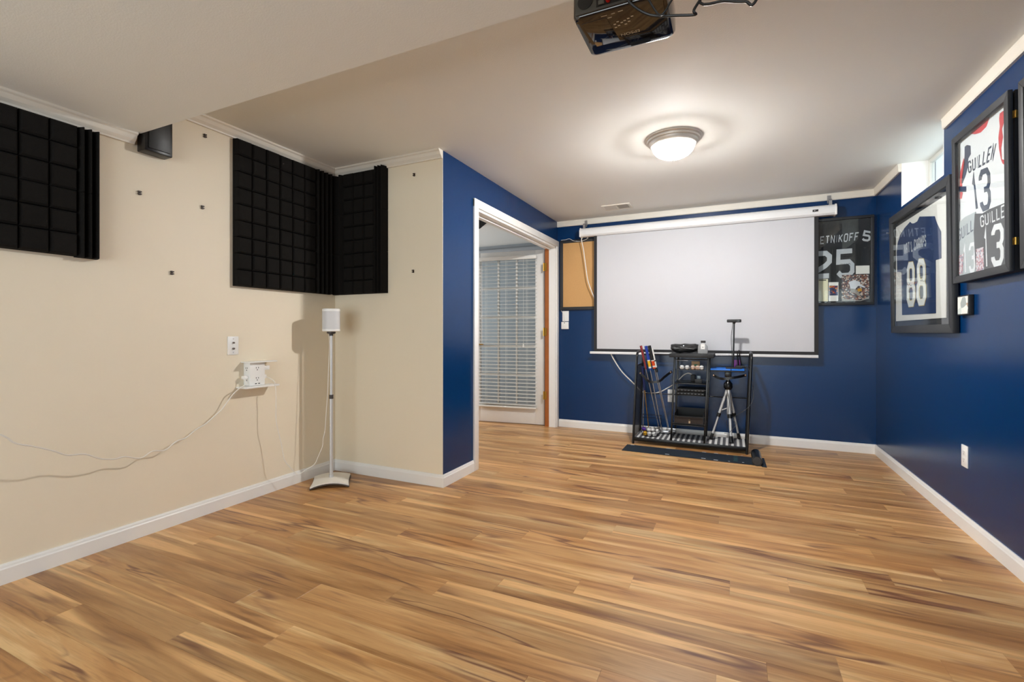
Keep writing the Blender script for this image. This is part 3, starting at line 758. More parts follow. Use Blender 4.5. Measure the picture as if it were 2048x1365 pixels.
# black speaker tucked behind the soffit edge
M_SPK = mat('dark_speaker_vinyl', (20, 17, 15), 0.32, spec=0.4, var=0.1)
sb = thing('wall_speaker', 'glossy black wall speaker half hidden behind the soffit edge', 'speaker', (XL, 1.48, 2.02))
MB().box(XL + 0.001, XL + 0.075, SOF_Y + 0.004, 1.548, 2.014, 2.26).build('cabinet', M_SPK, sb, bevel=0.006)
MB().box(XL + 0.076, XL + 0.082, SOF_Y + 0.02, 1.535, 2.03, 2.25).build('front_grille', mat('dark_gloss_grille', (18, 16, 14), 0.45), sb, bevel=0.002)

# picture clips left on the bare wall
M_CLIP = mat('dark_bronze_clip', (52, 34, 22), 0.5)
def clip(p, nrm, label):
    n_ = Vector(nrm); t = n_.cross(Vector((0, 0, 1)))
    m = MB()
    m.obox(Vector(p) + n_ * 0.002, t * 0.005, n_ * 0.002, Vector((0, 0, 0.011)))
    m.obox(Vector(p) + n_ * 0.007 + Vector((0, 0, 0.006)), t * 0.008, n_ * 0.004, Vector((0, 0, 0.003)))
    m.obox(Vector(p) + n_ * 0.007 - Vector((0, 0, 0.006)), t * 0.008, n_ * 0.004, Vector((0, 0, 0.003)))
    tag(m.build('wall_clip', M_CLIP), label, 'clip', 'small dark clips on the cream walls')
for (u, v), t_ in (((278, 386), 'small dark clip on the cream wall nearest the left foam panel'), ((404, 415), 'small dark clip on the cream wall left of the corner foam block'), ((343, 546), 'lowest small dark clip on the long cream wall')):
    clip(on_x(u, v, XL), (1, 0, 0), t_)
clip(on_x(409, 272, XL), (1, 0, 0), 'small brassy clip high on the cream wall under the crown moulding')
clip(on_y(829, 350, YS), (0, -1, 0), 'upper small dark clip on the short cream wall')
clip(on_y(827, 543, YS), (0, -1, 0), 'lower small dark clip on the short cream wall')

# ================================================================== LEFT WALL ELECTRICS
p0 = on_x(454.5, 673.5, XL); p1 = on_x(475, 711, XL)
M_DARKS = mat('dark_slot', (40, 36, 36), 0.6)
wp = thing('coax_wall_plate', 'white coax wall plate on the cream wall above the outlet shelf', 'wall plate', (XL, (p0.y + p1.y) / 2, p1.z))
MB().box(XL, XL + 0.006, p0.y, p0.y + 0.07, p0.z - 0.114, p0.z).build('plate', M_WHITEP, wp, bevel=0.002)
yc, zc = p0.y + 0.035, p0.z - 0.057
for dz, r in ((0.018, 0.0055), (-0.018, 0.0065)):
    MB().lathe((XL + 0.006, yc, zc + dz), [(r, 0), (r, 0.008), (r * 0.5, 0.009), (0.001, 0.006)], 12, (1, 0, 0)).build('coax_socket', mat('socket_metal', (120, 112, 104), 0.4, metal=0.7), wp, smooth=True)
for dz in (0.042, -0.042):
    MB().lathe((XL + 0.006, yc, zc + dz), [(0.003, 0), (0.003, 0.001), (0.0005, 0.0012)], 10, (1, 0, 0)).build('screw', M_SILVER, wp)

ox = thing('outlet_shelf', 'white plug-in outlet tower between two small shelves on the cream wall', 'outlet', (XL, 2.07, 0.72))
zb, zt = 0.727, 0.884
by0, by1 = 2.008, 2.115
MB().box(XL + 0.001, XL + 0.062, by0, by1, zb + 0.006, zt - 0.004).build('outlet_body', M_WHITEP, ox, bevel=0.004)
MB().box(XL + 0.001, XL + 0.098, 1.958, 2.195, zb - 0.006, zb + 0.005).build('bottom_shelf', M_WHITEP, ox, bevel=0.002)
MB().box(XL + 0.001, XL + 0.090, 1.990, 2.185, zt - 0.004, zt + 0.003).build('top_shelf', M_WHITEP, ox, bevel=0.002)
for z in (zb + 0.050, zb + 0.115):
    m = MB().box(XL + 0.0615, XL + 0.0630, 2.050, 2.053, z, z + 0.009).box(XL + 0.0615, XL + 0.0630, 2.066, 2.069, z, z + 0.009)
    m.lathe((XL + 0.0615, 2.0595, z - 0.009), [(0.0032, 0), (0.0032, 0.0014), (0.0005, 0.0015)], 10, (1, 0, 0))
    m.build('socket', M_DARKS, ox)
    m = MB().box(XL + 0.024, XL + 0.027, by0 - 0.0012, by0 + 0.001, z, z + 0.009).box(XL + 0.038, XL + 0.041, by0 - 0.0012, by0 + 0.001, z, z + 0.009)
    m.lathe((XL + 0.0325, by0, z - 0.009), [(0.0032, 0), (0.0032, 0.0014), (0.0005, 0.0015)], 10, (0, -1, 0))
    m.build('socket', M_DARKS, ox)
for y in (2.044, 2.066):
    MB().box(XL + 0.0615, XL + 0.063, y, y + 0.012, zb + 0.016, zb + 0.021).build('usb_port', M_DARKS, ox)
MB().box(XL + 0.020, XL + 0.050, by0 - 0.030, by0 - 0.001, zb + 0.050, zb + 0.072).build('plug', M_WHITEP, ox, bevel=0.006)
MB().box(XL + 0.012, XL + 0.050, by1 + 0.001, by1 + 0.045, zb + 0.100, zb + 0.128).build('plug', M_WHITEP, ox, bevel=0.004)
MB().box(XL + 0.020, XL + 0.046, by1 + 0.001, by1 + 0.024, zb + 0.046, zb + 0.070).build('plug', M_WHITEP, ox, bevel=0.004)

# long cable drooping towards the left edge, hanging clear of the wall
cp = [(Vector((XL + 0.035, by0 - 0.03, zb + 0.061)))]
for u, v, d in ((492, 768, .06), (478, 778, .07), (463, 793, .05), (445, 818, .035), (430, 832, .03), (412, 848, .03), (392, 860, .03), (372, 876, .035), (352, 884, .04), (330, 901, .045), (305, 903, .05),
                (281, 917, .06), (250, 914, .075), (228, 919, .085), (200, 918, .10), (170, 909, .115), (135, 911, .13), (105, 902, .145), (65, 893, .16), (30, 887, .17), (10, 874, .18), (-30, 862, .19), (-80, 868, .20)):
    cp.append(on_x(u, v, XL + d))
cable('power_cable', 'long white power cable drooping along the cream wall to the left edge', cp, 0.0034, M_WHITEC, 5)
cp = [Vector((XL + 0.033, by1 + 0.024, zb + 0.058))]
for u, v, d in ((547, 762, .06), (551, 775, .11), (552, 800, .11), (552, 840, .11), (557, 865, .11), (563, 890, .115), (569, 920, .12), (580, 935, .13), (592, 947, .14), (599, 949, .15), (612, 940, .165), (629, 929, .18), (637, 912, .19), (645, 893, .20), (646, 880, .205), (650, 860, .21), (652, 830, .215), (655, 790, .22), (657, 740, .222), (659, 690, .222)):
    cp.append(on_x(u, v, XL + d))
cp.append(Vector((-2.602, 2.500, 1.075)))
cable('speaker_cable', 'thin white cable hanging from the outlet shelf and rising along the speaker stand', cp, 0.0022, M_WHITEC, 5)

# ================================================================== SPEAKER STAND + SPEAKER
base = [on_z(*q, 0.015) for q in ((620, 980), (701, 973), (703, 951), (629, 958.5))]
bc = (base[0] + base[1] + base[2] + base[3]) / 4
px_, py_ = -2.598, 2.520
st = thing('speaker_stand', 'tall slim grey speaker stand on a curved white foot in the corner', 'speaker stand', (px_, py_, 0))
e1 = (base[1] - base[0]).normalized(); e1.z = 0; e2 = Vector((-e1.y, e1.x, 0))
m = MB(); G = 10; hw, hl = 0.125, 0.128
def foot(z_edge, z_mid, scale):
    R = []
    for i in range(G + 1):
        for k in range(G + 1):
            a, b_ = -1 + 2 * i / G, -1 + 2 * k / G
            bow = 1 - 0.10 * (1 - a * a) * (1 if b_ < 0 else 0) * abs(b_) + 0.0
            p = Vector((px_, py_, 0)) + e1 * hw * scale * a * (1 - 0.05 * (1 - b_ * b_)) + e2 * hl * scale * b_ * bow + e2 * -0.012
            # arched along one diagonal so that the corners touch the floor
            p.z = z_edge + (z_mid - z_edge) * (1 - a * a) * 0.85
            R.append(p)
    return R
top = foot(0.022, 0.046, 1.0); bot = foot(0.004, 0.028, 1.0); n = (G + 1) ** 2
m.v = top + bot
for i in range(G):
    for k in range(G):
        a = i * (G + 1) + k
        m.f.append([a, a + 1, a + G + 2, a + G + 1]); m.f.append([n + a, n + a + G + 1, n + a + G + 2, n + a + 1])
ring = [k for k in range(G + 1)] + [i * (G + 1) + G for i in range(1, G + 1)] + [G * (G + 1) + k for k in range(G - 1, -1, -1)] + [i * (G + 1) for i in range(G - 1, 0, -1)]
for i in range(len(ring)):
    a, b_ = ring[i], ring[(i + 1) % len(ring)]; m.f.append([a, b_, b_ + n, a + n])
M_FOOT = mat('stand_white_enamel', (232, 228, 220), 0.3, var=0.02)
m.build('foot', M_FOOT, st, smooth=True)
edge = [Vector((p.x, p.y, p.z - 0.018 - 0.0)) for p in (top[i] for i in ring)]
tag(MB().tube([Vector((p.x, p.y, p.z + 0.003)) for p in edge], 0.0055, 6, closed=True).build('rubber_edge', mat('brown_rubber_edge', (70, 58, 48), 0.6), st, smooth=True), 'dark rubber edge of the foot')
MB().cyl((px_, py_, 0.038), (px_, py_, 0.615), 0.0125, 16).build('lower_pole', M_ALU, st, smooth=True)
MB().cyl((px_, py_, 0.615), (px_, py_, 1.050), 0.0100, 16).build('upper_pole', M_ALU, st, smooth=True)
MB().cyl((px_, py_, 0.038), (px_, py_, 0.060), 0.0160, 16).build('foot_collar', M_ALU, st, smooth=True)
MB().cyl((px_, py_, 0.600), (px_, py_, 0.628), 0.0145, 16).build('height_clamp', mat('clamp_dark', (66, 60, 58), 0.5), st, smooth=True)
MB().lathe((px_, py_, 1.048), [(0.013, 0), (0.013, 0.012), (0.030, 0.018), (0.030, 0.030)], 16).build('speaker_mount', mat('clamp_dark', (66, 60, 58), 0.5), st, smooth=True)
sp = thing('smart_speaker', 'small rounded white wireless speaker on top of the corner stand', 'speaker', (px_, py_, 1.0785))
def rounded_loop(hx_, hy_, r, z, ang_):
    out = []
    for a, b_ in rrect(-hx_, hx_, -hy_, hy_, r, 6):
        out.append(Vector((px_ + a * math.cos(ang_) - b_ * math.sin(ang_), py_ + a * math.sin(ang_) + b_ * math.cos(ang_), z)))
    return out
def loop_solid(loops):
    m = MB(); n = len(loops[0])
    for l in loops: m.v += l
    for i in range(len(loops) - 1):
        for k in range(n): m.f.append([i * n + k, i * n + (k + 1) % n, (i + 1) * n + (k + 1) % n, (i + 1) * n + k])
    m.f.append(list(range(n))[::-1]); m.f.append([(len(loops) - 1) * n + k for k in range(n)]); return m
A = YAW + math.radians(18)
loop_solid([rounded_loop(0.054, 0.054, 0.036, 1.0785, A), rounded_loop(0.060, 0.060, 0.04, 1.082, A), rounded_loop(0.060, 0.060, 0.04, 1.096, A)]).build('base_cap', M_WHITEP, sp, smooth=True)
loop_solid([rounded_loop(0.0595, 0.0595, 0.04, 1.0962, A), rounded_loop(0.0595, 0.0595, 0.04, 1.222, A)]).build('grille', mat('pale_grille', (206, 206, 208), 0.55, var=0.12, scale=900), sp, smooth=True)
loop_solid([rounded_loop(0.060, 0.060, 0.04, 1.2222, A), rounded_loop(0.060, 0.060, 0.04, 1.236, A), rounded_loop(0.056, 0.056, 0.037, 1.240, A)]).build('top_cap', M_WHITEP, sp, smooth=True)

# ================================================================== PROJECTION SCREEN
YSC = 5.05
sc = thing('projection_screen', 'white pull-down projection screen with black border on the navy wall', 'projection screen', (-0.35, YSC, 0.84))
M_HOUS = mat('screen_housing_white', (228, 228, 228), 0.4, var=0.01)
hxa, hxb = -1.512, 0.815
prof = [(YSC - 0.045, 2.135), (YSC - 0.030, 2.120), (YSC + 0.035, 2.120), (YSC + 0.040, 2.128), (YSC + 0.040, 2.206), (YSC + 0.032, 2.214), (YSC - 0.018, 2.212), (YSC - 0.040, 2.196), (YSC - 0.048, 2.170)]
MB().prism([(hxa, a, b_) for a, b_ in prof], (hxb - hxa, 0, 0)).build('housing', M_HOUS, sc, smooth=True)
for x, s in ((hxa, -1), (hxb, 1)):
    MB().prism([(x, YSC - 0.05 + 0.002, 2.116), (x, YSC + 0.042, 2.116), (x, YSC + 0.042, 2.217), (x, YSC - 0.03, 2.215), (x, YSC - 0.05, 2.18)], (0.014 * s, 0, 0)).build('end_cap', M_WHITEP, sc, bevel=0.002)
    b0 = x - 0.03 * s
    m = MB().box(b0 - 0.012, b0 + 0.012, YSC - 0.01, YSC + 0.01, 2.21, 2.262).box(b0 - 0.012, b0 + 0.012, YSC - 0.01, YF - 0.022, 2.258, 2.266)
    m.box(b0 - 0.014, b0 + 0.014, YF - 0.030, YF - 0.0245, 2.245, 2.315)
    m.build('hanging_bracket', M_SILVER, sc)
MB().box(-1.341, 0.662, YSC - 0.001, YSC + 0.001, 0.897, 2.122).build('fabric', mat('matt_white_screen', (197, 198, 202), 0.9, spec=0.2, var=0.01), sc)
M_BORD = mat('black_screen_border', (40, 40, 42), 0.85, var=0.05)
for b in ((-1.374, -1.341, 0.866, 2.122), (0.662, 0.695, 0.866, 2.122), (-1.341, 0.662, 0.866, 0.897)):
    MB().box(b[0], b[1], YSC - 0.0011, YSC + 0.0011, b[2], b[3]).build('border', M_BORD, sc)
MB().prism([(-1.418, YSC - 0.011, 0.842), (-1.418, YSC + 0.011, 0.842), (-1.418, YSC + 0.009, 0.868), (-1.418, YSC - 0.009, 0.868)], (2.112, 0, 0)).build('weight_bar', M_HOUS, sc, bevel=0.003)
q = on_y(1631, 421.5, YSC - 0.05)
lg = MB().obox((q.x, YSC - 0.0485, q.z), (0.022, 0, 0.001), (0, 0.0012, 0), (0, 0, 0.0095)).build('maker_badge', mat('badge_black', (20, 20, 20), 0.4), sc)
MB().prism([(q.x - 0.012, YSC - 0.0498, q.z - 0.004), (q.x + 0.014, YSC - 0.0498, q.z + 0.005), (q.x + 0.002, YSC - 0.0498, q.z + 0.001), (q.x - 0.008, YSC - 0.0498, q.z + 0.003)], (0, -0.0006, 0)).build('badge_mark', M_WHITEP, lg)
cable('screen_cable', 'white cable hanging from the screen housing over the brown backing board',
      [(-1.505, YSC + 0.01, 2.118), tuple(on_y(1163, 480, 5.05)), tuple(on_y(1167, 500, 5.05)), tuple(on_y(1171, 530, 5.06)), tuple(on_y(1176, 562, 5.06)), tuple(on_y(1184, 585, 5.07)), tuple(on_y(1190, 602, 5.075)), tuple(on_y(1196, 640, 5.08))], 0.0052, M_WHITEC)
cable('remote_wire', 'thin white wire sagging from the screen housing to the doorway corner',
      [(-1.475, YSC, 2.12), tuple(on_y(1176, 476, 5.07)), tuple(on_y(1168, 481, 5.08)), tuple(on_y(1158, 483, 5.09)), tuple(on_y(1147, 482, 5.095)), tuple(on_y(1139, 478, 5.095)), tuple(on_y(1130, 480, 5.095)), tuple(on_y(1122, 481, 5.09))], 0.0022, M_WHITEC)
cable('screen_cable', 'thick white cable swooping from the screen bar into the black rack',
      [tuple(on_y(1221, 706, 5.075)), tuple(on_y(1228, 720, 5.075)), tuple(on_y(1244, 744, 5.08)), tuple(on_y(1268, 768, 5.08)), tuple(on_y(1283, 783, 5.075)), tuple(on_y(1298, 787, 5.07)), tuple(on_y(1318, 785, 5.06)),
       tuple(on_y(1338, 775, 5.04)), tuple(on_y(1353, 765, 4.98)), tuple(on_y(1366, 752, 4.92)), tuple(on_y(1376, 747, 4.90)), tuple(on_y(1384, 750, 4.88)), tuple(on_y(1387, 757, 4.87))], 0.0058, M_WHITEC)

# ================================================================== FRAMES ON THE SCREEN WALL
def frame_far(th, x0, x1, z0, z1, w, depth, material, y_back=YF):
    yf = y_back - depth
    for b in ((x0, x1, z1 - w, z1), (x0, x1, z0, z0 + w)):
        MB().box(b[0], b[1], yf, y_back - 0.001, b[2], b[3]).build('frame_rail', material, th, bevel=0.003)
    for b in ((x0, x0 + w), (x1 - w, x1)):
        MB().box(b[0], b[1], yf + 0.0004, y_back - 0.001, z0 + w, z1 - w).build('frame_rail', material, th, bevel=0.003)
ck = thing('cork_board', 'brown fibre board in a black frame half hidden by the screen', 'board', (-1.42, YF, 1.327))
frame_far(ck, -1.786, -1.03, 1.327, 2.116, 0.034, 0.030, M_FRAME)
MB().box(-1.753, -1.063, YF - 0.022, YF - 0.004, 1.360, 2.083).build('board', mat('brown_fibreboard', (196, 152, 98), 0.9, var=0.08, scale=90, bump=0.3, bscale=300), ck)

YJ = YF - 0.030
jf = thing('framed_football_jersey', 'framed black jersey with large silver numerals right of the screen', 'framed jersey', (0.78, YF, 1.318))
frame_far(jf, 0.42, 1.119, 1.318, 2.110, 0.024, 0.034, M_FRAME)
YP = YF - 0.012
M_JBLK = mat('black_jersey_knit', (22, 23, 26), 0.75, var=0.25, scale=25, bump=0.4, bscale=120)
MB().box(0.444, 1.095, YP, YF - 0.004, 1.342, 2.086).build('jersey', M_JBLK, jf)
PF = lambda u, v: on_y(u, v, YP)
Z4 = lambda pts: px((1620, 420), 6.827, pts)
M_JSIL = mat('silver_twill', (186, 190, 196), 0.6, var=0.05, scale=40)
NF = (0, -1, 0)
letters('LETNIKOFF', Z4([(65, 372), (675, 300), (655, 425), (65, 480)]), PF, NF, t=0.27, gap=0.24).build('jersey_name', M_JSIL, jf)
letters('5', Z4([(735, 272), (848, 292), (822, 442), (692, 425)]), PF, NF, t=0.30, aspect=1.3).build('shoulder_number', M_JSIL, jf)
letters('2', Z4([(-10, 560), (318, 545), (305, 940), (-10, 965)]), PF, NF, t=0.30, aspect=1.35, thick=0.001).build('jersey_number', M_JSIL, jf)
letters('5', Z4([(350, 535), (615, 515), (620, 925), (338, 945)]), PF, NF, t=0.30, aspect=1.5, thick=0.001).build('jersey_number', M_JSIL, jf)
def flat(pts, place, nrm, off, thick, name, material, parent):
    n_ = Vector(nrm)
    return MB().prism([place(*p) + n_ * off for p in pts], n_ * thick).build(name, material, parent)
M_PAPER = mat('white_card', (232, 230, 226), 0.6, var=0.02)
M_CREAMP = mat('cream_paper', (226, 220, 188), 0.65, var=0.05, scale=60)
flat(Z4([(625, 765), (812, 760), (812, 872), (625, 878)]), PF, NF, 0.0014, 0.0008, 'certificate_card', M_PAPER, jf)
flat(Z4([(100, 950), (245, 945), (245, 1250), (100, 1252)]), PF, NF, 0.0014, 0.0008, 'letter_sheet', M_CREAMP, jf)
tk = flat(Z4([(255, 990), (388, 988), (385, 1246), (255, 1248)]), PF, NF, 0.0014, 0.0008, 'ticket', M_PAPER, jf)
flat(Z4([(262, 1035), (380, 1035), (380, 1170), (262, 1172)]), PF, NF, 0.0023, 0.0003, 'ticket_print', mottled_mat('ticket_art', [(28, 40, 84), (28, 40, 84), (150, 40, 40), (196, 120, 50), (40, 50, 96), (24, 30, 60)], 90), tk)
ph = flat(Z4([(435, 890), (806, 884), (806, 1215), (430, 1250)]), PF, NF, 0.0014, 0.0006, 'action_photograph', mottled_mat('crowd_print', [(96, 60, 58), (140, 90, 80), (60, 52, 56), (176, 150, 130), (40, 44, 60), (200, 190, 180), (120, 70, 40), (84, 84, 92)], 110), jf)
M_FIGW = mat('print_white_shirt', (216, 220, 228), 0.5); M_FIGG = mat('print_grey_trousers', (150, 146, 140), 0.5); M_FIGY = mat('print_gold_helmet', (206, 150, 40), 0.5)
flat(Z4([(530, 985), (600, 960), (680, 985), (690, 1020), (760, 1055), (740, 1065), (660, 1035), (620, 1080), (550, 1075)]), PF, NF, 0.0021, 0.0003, 'printed_figure', M_FIGW, ph)
flat(Z4([(550, 1080), (620, 1080), (690, 1165), (670, 1180), (600, 1130), (560, 1140)]), PF, NF, 0.0021, 0.0003, 'printed_figure', M_FIGG, ph)
flat(Z4([(645, 1085), (675, 1072), (708, 1082), (705, 1110), (655, 1115)]), PF, NF, 0.0021, 0.0003, 'printed_figure', M_FIGY, ph)
flat(Z4([(440, 1215), (690, 1235), (800, 1190), (800, 1212), (690, 1246), (435, 1246)]), PF, NF, 0.0021, 0.0003, 'printed_field_edge', M_FIGG, ph)
flat(Z4([(120, 955), (220, 955), (220, 968), (120, 968)]), PF, NF, 0.0023, 0.0003, 'letterhead', M_DARKS, jf)
# signature
sg = [PF(*p) + Vector((0, -0.0018, 0)) for p in Z4([(410, 745), (440, 738), (455, 750), (470, 735), (485, 752), (500, 735), (515, 745), (535, 730), (550, 748)])]
MB().tube(smooth_path(sg, 3), 0.0016, 5).build('signature', M_DARKS, jf)
MB().box(0.444, 1.095, YF - 0.026, YF - 0.0245, 1.342, 2.086).build('glass', M_GLASS, jf)

# ================================================================== FRAMES ON THE RIGHT WALL
def frame_right(th, d0, d1, y0, y1, z0, z1, w, material, depth, mitre=True):
    """d0/d1: distance of the front from the wall at the bottom and the top (it leans)"""
    def fp(y, z, back=0.0):
        d = d0 + (d1 - d0) * (z - z0) / (z1 - z0); return Vector((XR - d + back, y, z))
    o = [(y0, z0), (y1, z0), (y1, z1), (y0, z1)]; i_ = [(y0 + w, z0 + w), (y1 - w, z0 + w), (y1 - w, z1 - w), (y0 + w, z1 - w)]
    for k in range(4):
        l = (k + 1) % 4
        qd = [o[k], o[l], i_[l], i_[k]]
        m = MB(); fr = [fp(*p) for p in qd]; bkv = [fp(*p, back=depth) for p in qd]
        m.add(fr + bkv, [(0, 1, 2, 3), (7, 6, 5, 4), (0, 4, 5, 1), (1, 5, 6, 2), (2, 6, 7, 3), (3, 7, 4, 0)])
        m.build('frame_rail', material, th, bevel=0.002)
    return fp
NR = (-1, 0, 0)
# --- navy football jersey
f8 = thing('framed_football_jersey', 'framed navy football jersey with white double-eight numerals below the high window', 'framed jersey', (XR, 4.0, 1.068))
y0, y1, z0, z1 = 3.428, 4.565, 1.068, 1.955
fp = frame_right(f8, 0.034, 0.048, y0, y1, z0, z1, 0.052, M_FRAME, 0.030)
w = 0.052
D8 = 0.018
P8 = lambda u, v: on_x(u, v, XR - D8)
Z3 = lambda pts: px((1770, 350), 4.136, pts)
m = MB().prism([fp(y0 + w, z0 + w, 0.024), fp(y1 - w, z0 + w, 0.024), fp(y1 - w, z1 - w, 0.038), fp(y0 + w, z1 - w, 0.038)], (0.003, 0, 0))
m.build('backing', mat('dark_grey_mat', (54, 54, 58), 0.7), f8)
a0 = P8(*Z3([(95, 1205)])[0]); a1 = P8(*Z3([(510, 1190)])[0]); a2 = P8(*Z3([(498, 185)])[0]); a3 = P8(*Z3([(72, 425)])[0])
yA, yB = (a1.y + a2.y) / 2 , min((a0.y + a3.y) / 2, y1 - w - 0.004); zA, zB = (a0.z + a1.z) / 2, (a2.z + a3.z) / 2
zB = min(zB, z1 - w - 0.03)
MB().box(XR - D8 + 0.0005, XR - D8 + 0.004, yA, yB, zA, zB).build('white_mat', M_PAPER, f8)
M_JNAVY = mat('navy_jersey_knit', (16, 46, 92), 0.7, var=0.18, scale=12, bump=0.5, bscale=90)
flat(Z3([(100, 640), (108, 565), (130, 495), (165, 440), (210, 390), (222, 402), (245, 400), (270, 385), (290, 345), (412, 342), (430, 400), (465, 470), (467, 690), (420, 705), (422, 1145), (290, 1152), (145, 1160), (140, 805), (105, 805)]), P8, NR, 0, 0.003, 'jersey', M_JNAVY, f8)
P8b = lambda u, v: P8(u, v) + Vector((-0.0031, 0, 0))
letters("NAT'L CHAMPS", Z3([(160, 572), (346, 492), (346, 590), (165, 662)]), P8b, NR, t=0.33, gap=0.22, aspect=2.1).build('jersey_name', M_JSIL, f8)
M_GOLD = mat('gold_outline', (196, 170, 90), 0.6); M_JWHT = mat('white_twill', (228, 230, 230), 0.6, var=0.03)
for qd in ([(180, 722), (258, 712), (262, 1090), (182, 1100)], [(262, 694), (350, 688), (354, 1080), (264, 1090)]):
    nb = letters('8', Z3(qd), P8b, NR, t=0.36, aspect=2.3, thick=0.0010, grow=0.07).build('number_outline', M_GOLD, f8)
    letters('8', Z3(qd), P8b, NR, t=0.36, aspect=2.3, thick=0.0022).build('jersey_number', M_JWHT, nb)
for a in ((195, 905), (300, 870)):
    pts = [P8b(*p) + Vector((-0.0026, 0, 0)) for p in Z3([(a[0], a[1]), (a[0] + 10, a[1] + 10), (a[0] + 16, a[1] - 4), (a[0] + 24, a[1] + 12), (a[0] + 34, a[1] + 6)])]
    MB().tube(smooth_path(pts, 3), 0.0015, 5).build('signature', M_DARKS, f8)
flat(Z3([(340, 225), (385, 222), (385, 235), (340, 240)]), lambda u, v: on_x(u, v, XR - 0.025), NR, 0, 0.001, 'maker_tag', M_DARKS, f8)
MB().prism([fp(y0 + w, z0 + w, 0.006), fp(y1 - w, z0 + w, 0.006), fp(y1 - w, z1 - w, 0.006), fp(y0 + w, z1 - w, 0.006)], (0.0015, 0, 0)).build('glass', M_GLASS, f8)

# --- baseball jersey display cases
def display_case(label, y0, y1, z0, z1, d):
    t = thing('jersey_display_case', label, 'framed jersey', (XR, (y0 + y1) / 2, z0), 'deep black jersey cases on the right wall')
    f_ = frame_right(t, d, d + 0.006, y0, y1, z0, z1, 0.036, M_FRAME, 0.018)
    s = 0.012
    m = MB()
    for b in ((y0 + 0.003, y1 - 0.003, z0 + 0.003, z0 + s), (y0 + 0.003, y1 - 0.003, z1 - s, z1 - 0.003), (y0 + 0.003, y0 + s, z0 + s, z1 - s), (y1 - s, y1 - 0.003, z0 + s, z1 - s)):
        m.box(XR - d + 0.019, XR - 0.001, b[0], b[1], b[2], b[3])
    m.build('case_side', M_BLACKW, t)
    MB().box(XR - 0.012, XR - 0.004, y0 + s, y1 - s, z0 + s, z1 - s).build('backing', M_BLACKW, t)
    for z in (z0 + (z1 - z0) * 0.165, z0 + (z1 - z0) * 0.86):
        m = MB().box(XR - d + 0.010, XR - d + 0.030, y0 - 0.002, y0 + 0.002, z - 0.016, z + 0.016)
        m.cyl((XR - d + 0.019, y0 - 0.004, z - 0.016), (XR - d + 0.019, y0 - 0.004, z + 0.016), 0.0035, 8)
        m.box(XR - d + 0.012, XR - d + 0.017, y0 - 0.0035, y0 - 0.002, z + 0.004, z + 0.010).box(XR - d + 0.022, XR - d + 0.028, y0 - 0.0035, y0 - 0.002, z - 0.010, z - 0.004)
        m.build('hinge', M_BRASS, t, smooth=True)
    MB().prism([f_(y0 + 0.034, z0 + 0.034, 0.008), f_(y1 - 0.034, z0 + 0.034, 0.008), f_(y1 - 0.034, z1 - 0.034, 0.008), f_(y0 + 0.034, z1 - 0.034, 0.008)], (0.0015, 0, 0)).build('glass', M_GLASS, t)
    return t
DG = 0.060
gy0, gy1, gz0, gz1 = 2.762, 3.345, 1.335, 2.120
gc_ = display_case('deep black case with white and dark baseball jerseys on the right wall', gy0, gy1, gz0, gz1, DG)
PG0 = lambda u, v: on_x(u, v, XR - DG + 0.022)
def PG(u, v):
    p = PG0(u, v); p.y = min(max(p.y, gy0 + 0.0125), gy1 - 0.0125); p.z = min(max(p.z, gz0 + 0.0125), gz1 - 0.0125); return p
G1 = lambda pts: px((1880, 150), 6.827, pts)
G2 = lambda pts: px((1880, 350), 4.55, pts)
G6 = lambda pts: px((1560, 220), 2.844, pts)
M_JW = mat('white_jersey_knit', (226, 228, 232), 0.7, var=0.05, scale=10, bump=0.5, bscale=60)
M_RED = mat('red_trim', (200, 44, 56), 0.6, var=0.05); M_NAVYT = mat('navy_trim', (44, 56, 84), 0.6, var=0.05)
M_JG = mat('grey_jersey_knit', (172, 180, 184), 0.7, var=0.05, scale=10, bump=0.5, bscale=60)
M_JB = mat('black_baseball_knit', (46, 48, 52), 0.7, var=0.08, scale=10)
M_LETD = mat('slate_twill', (44, 58, 82), 0.6, var=0.05)
flat([(1908, 296), (2016, 202), (2018, 480), (1908, 480)], PG, NR, 0, 0.002, 'jersey', M_JW, gc_)
flat(G1([(425, 800), (470, 740), (600, 630), (690, 562), (645, 700), (565, 785), (490, 810)]), PG, NR, 0.0021, 0.0008, 'collar_trim', M_RED, gc_)
flat(G1([(826, 525), (872, 490), (905, 560), (890, 620), (855, 740), (870, 850), (845, 1000), (855, 1150), (905, 1168), (905, 1235), (865, 1210), (842, 1150), (815, 1000), (808, 850), (828, 700), (818, 600)]), PG, NR, 0.0021, 0.0008, 'sleeve_trim', M_RED, gc_)
flat(G1([(345, 980), (378, 955), (425, 965), (430, 1080), (395, 1140), (388, 1260), (360, 1365), (318, 1480), (300, 1480), (330, 1250), (345, 1100)]), PG, NR, 0.0021, 0.0008, 'sleeve_trim', M_NAVYT, gc_)
flat(G6([(1048, 275), (1056, 300), (1040, 400), (1040, 470), (1020, 510), (1018, 440), (1030, 350)]), PG, NR, 0.0021, 0.0008, 'sleeve_trim', M_RED, gc_)
flat(G2([(182, 105), (245, 105), (245, 155), (182, 155)]), PG, NR, 0.003, 0.0006, 'sleeve_band', M_NAVYT, gc_)
flat(G2([(178, 160), (215, 160), (205, 215), (180, 222)]), PG, NR, 0.003, 0.0006, 'sleeve_band', M_RED, gc_)
flat(G2([(158, 262), (188, 275), (178, 345), (156, 350)]), PG, NR, 0.003, 0.0006, 'sleeve_band', M_NAVYT, gc_)
flat(G2([(152, 350), (178, 345), (176, 380), (152, 388)]), PG, NR, 0.003, 0.0006, 'sleeve_band', M_RED, gc_)
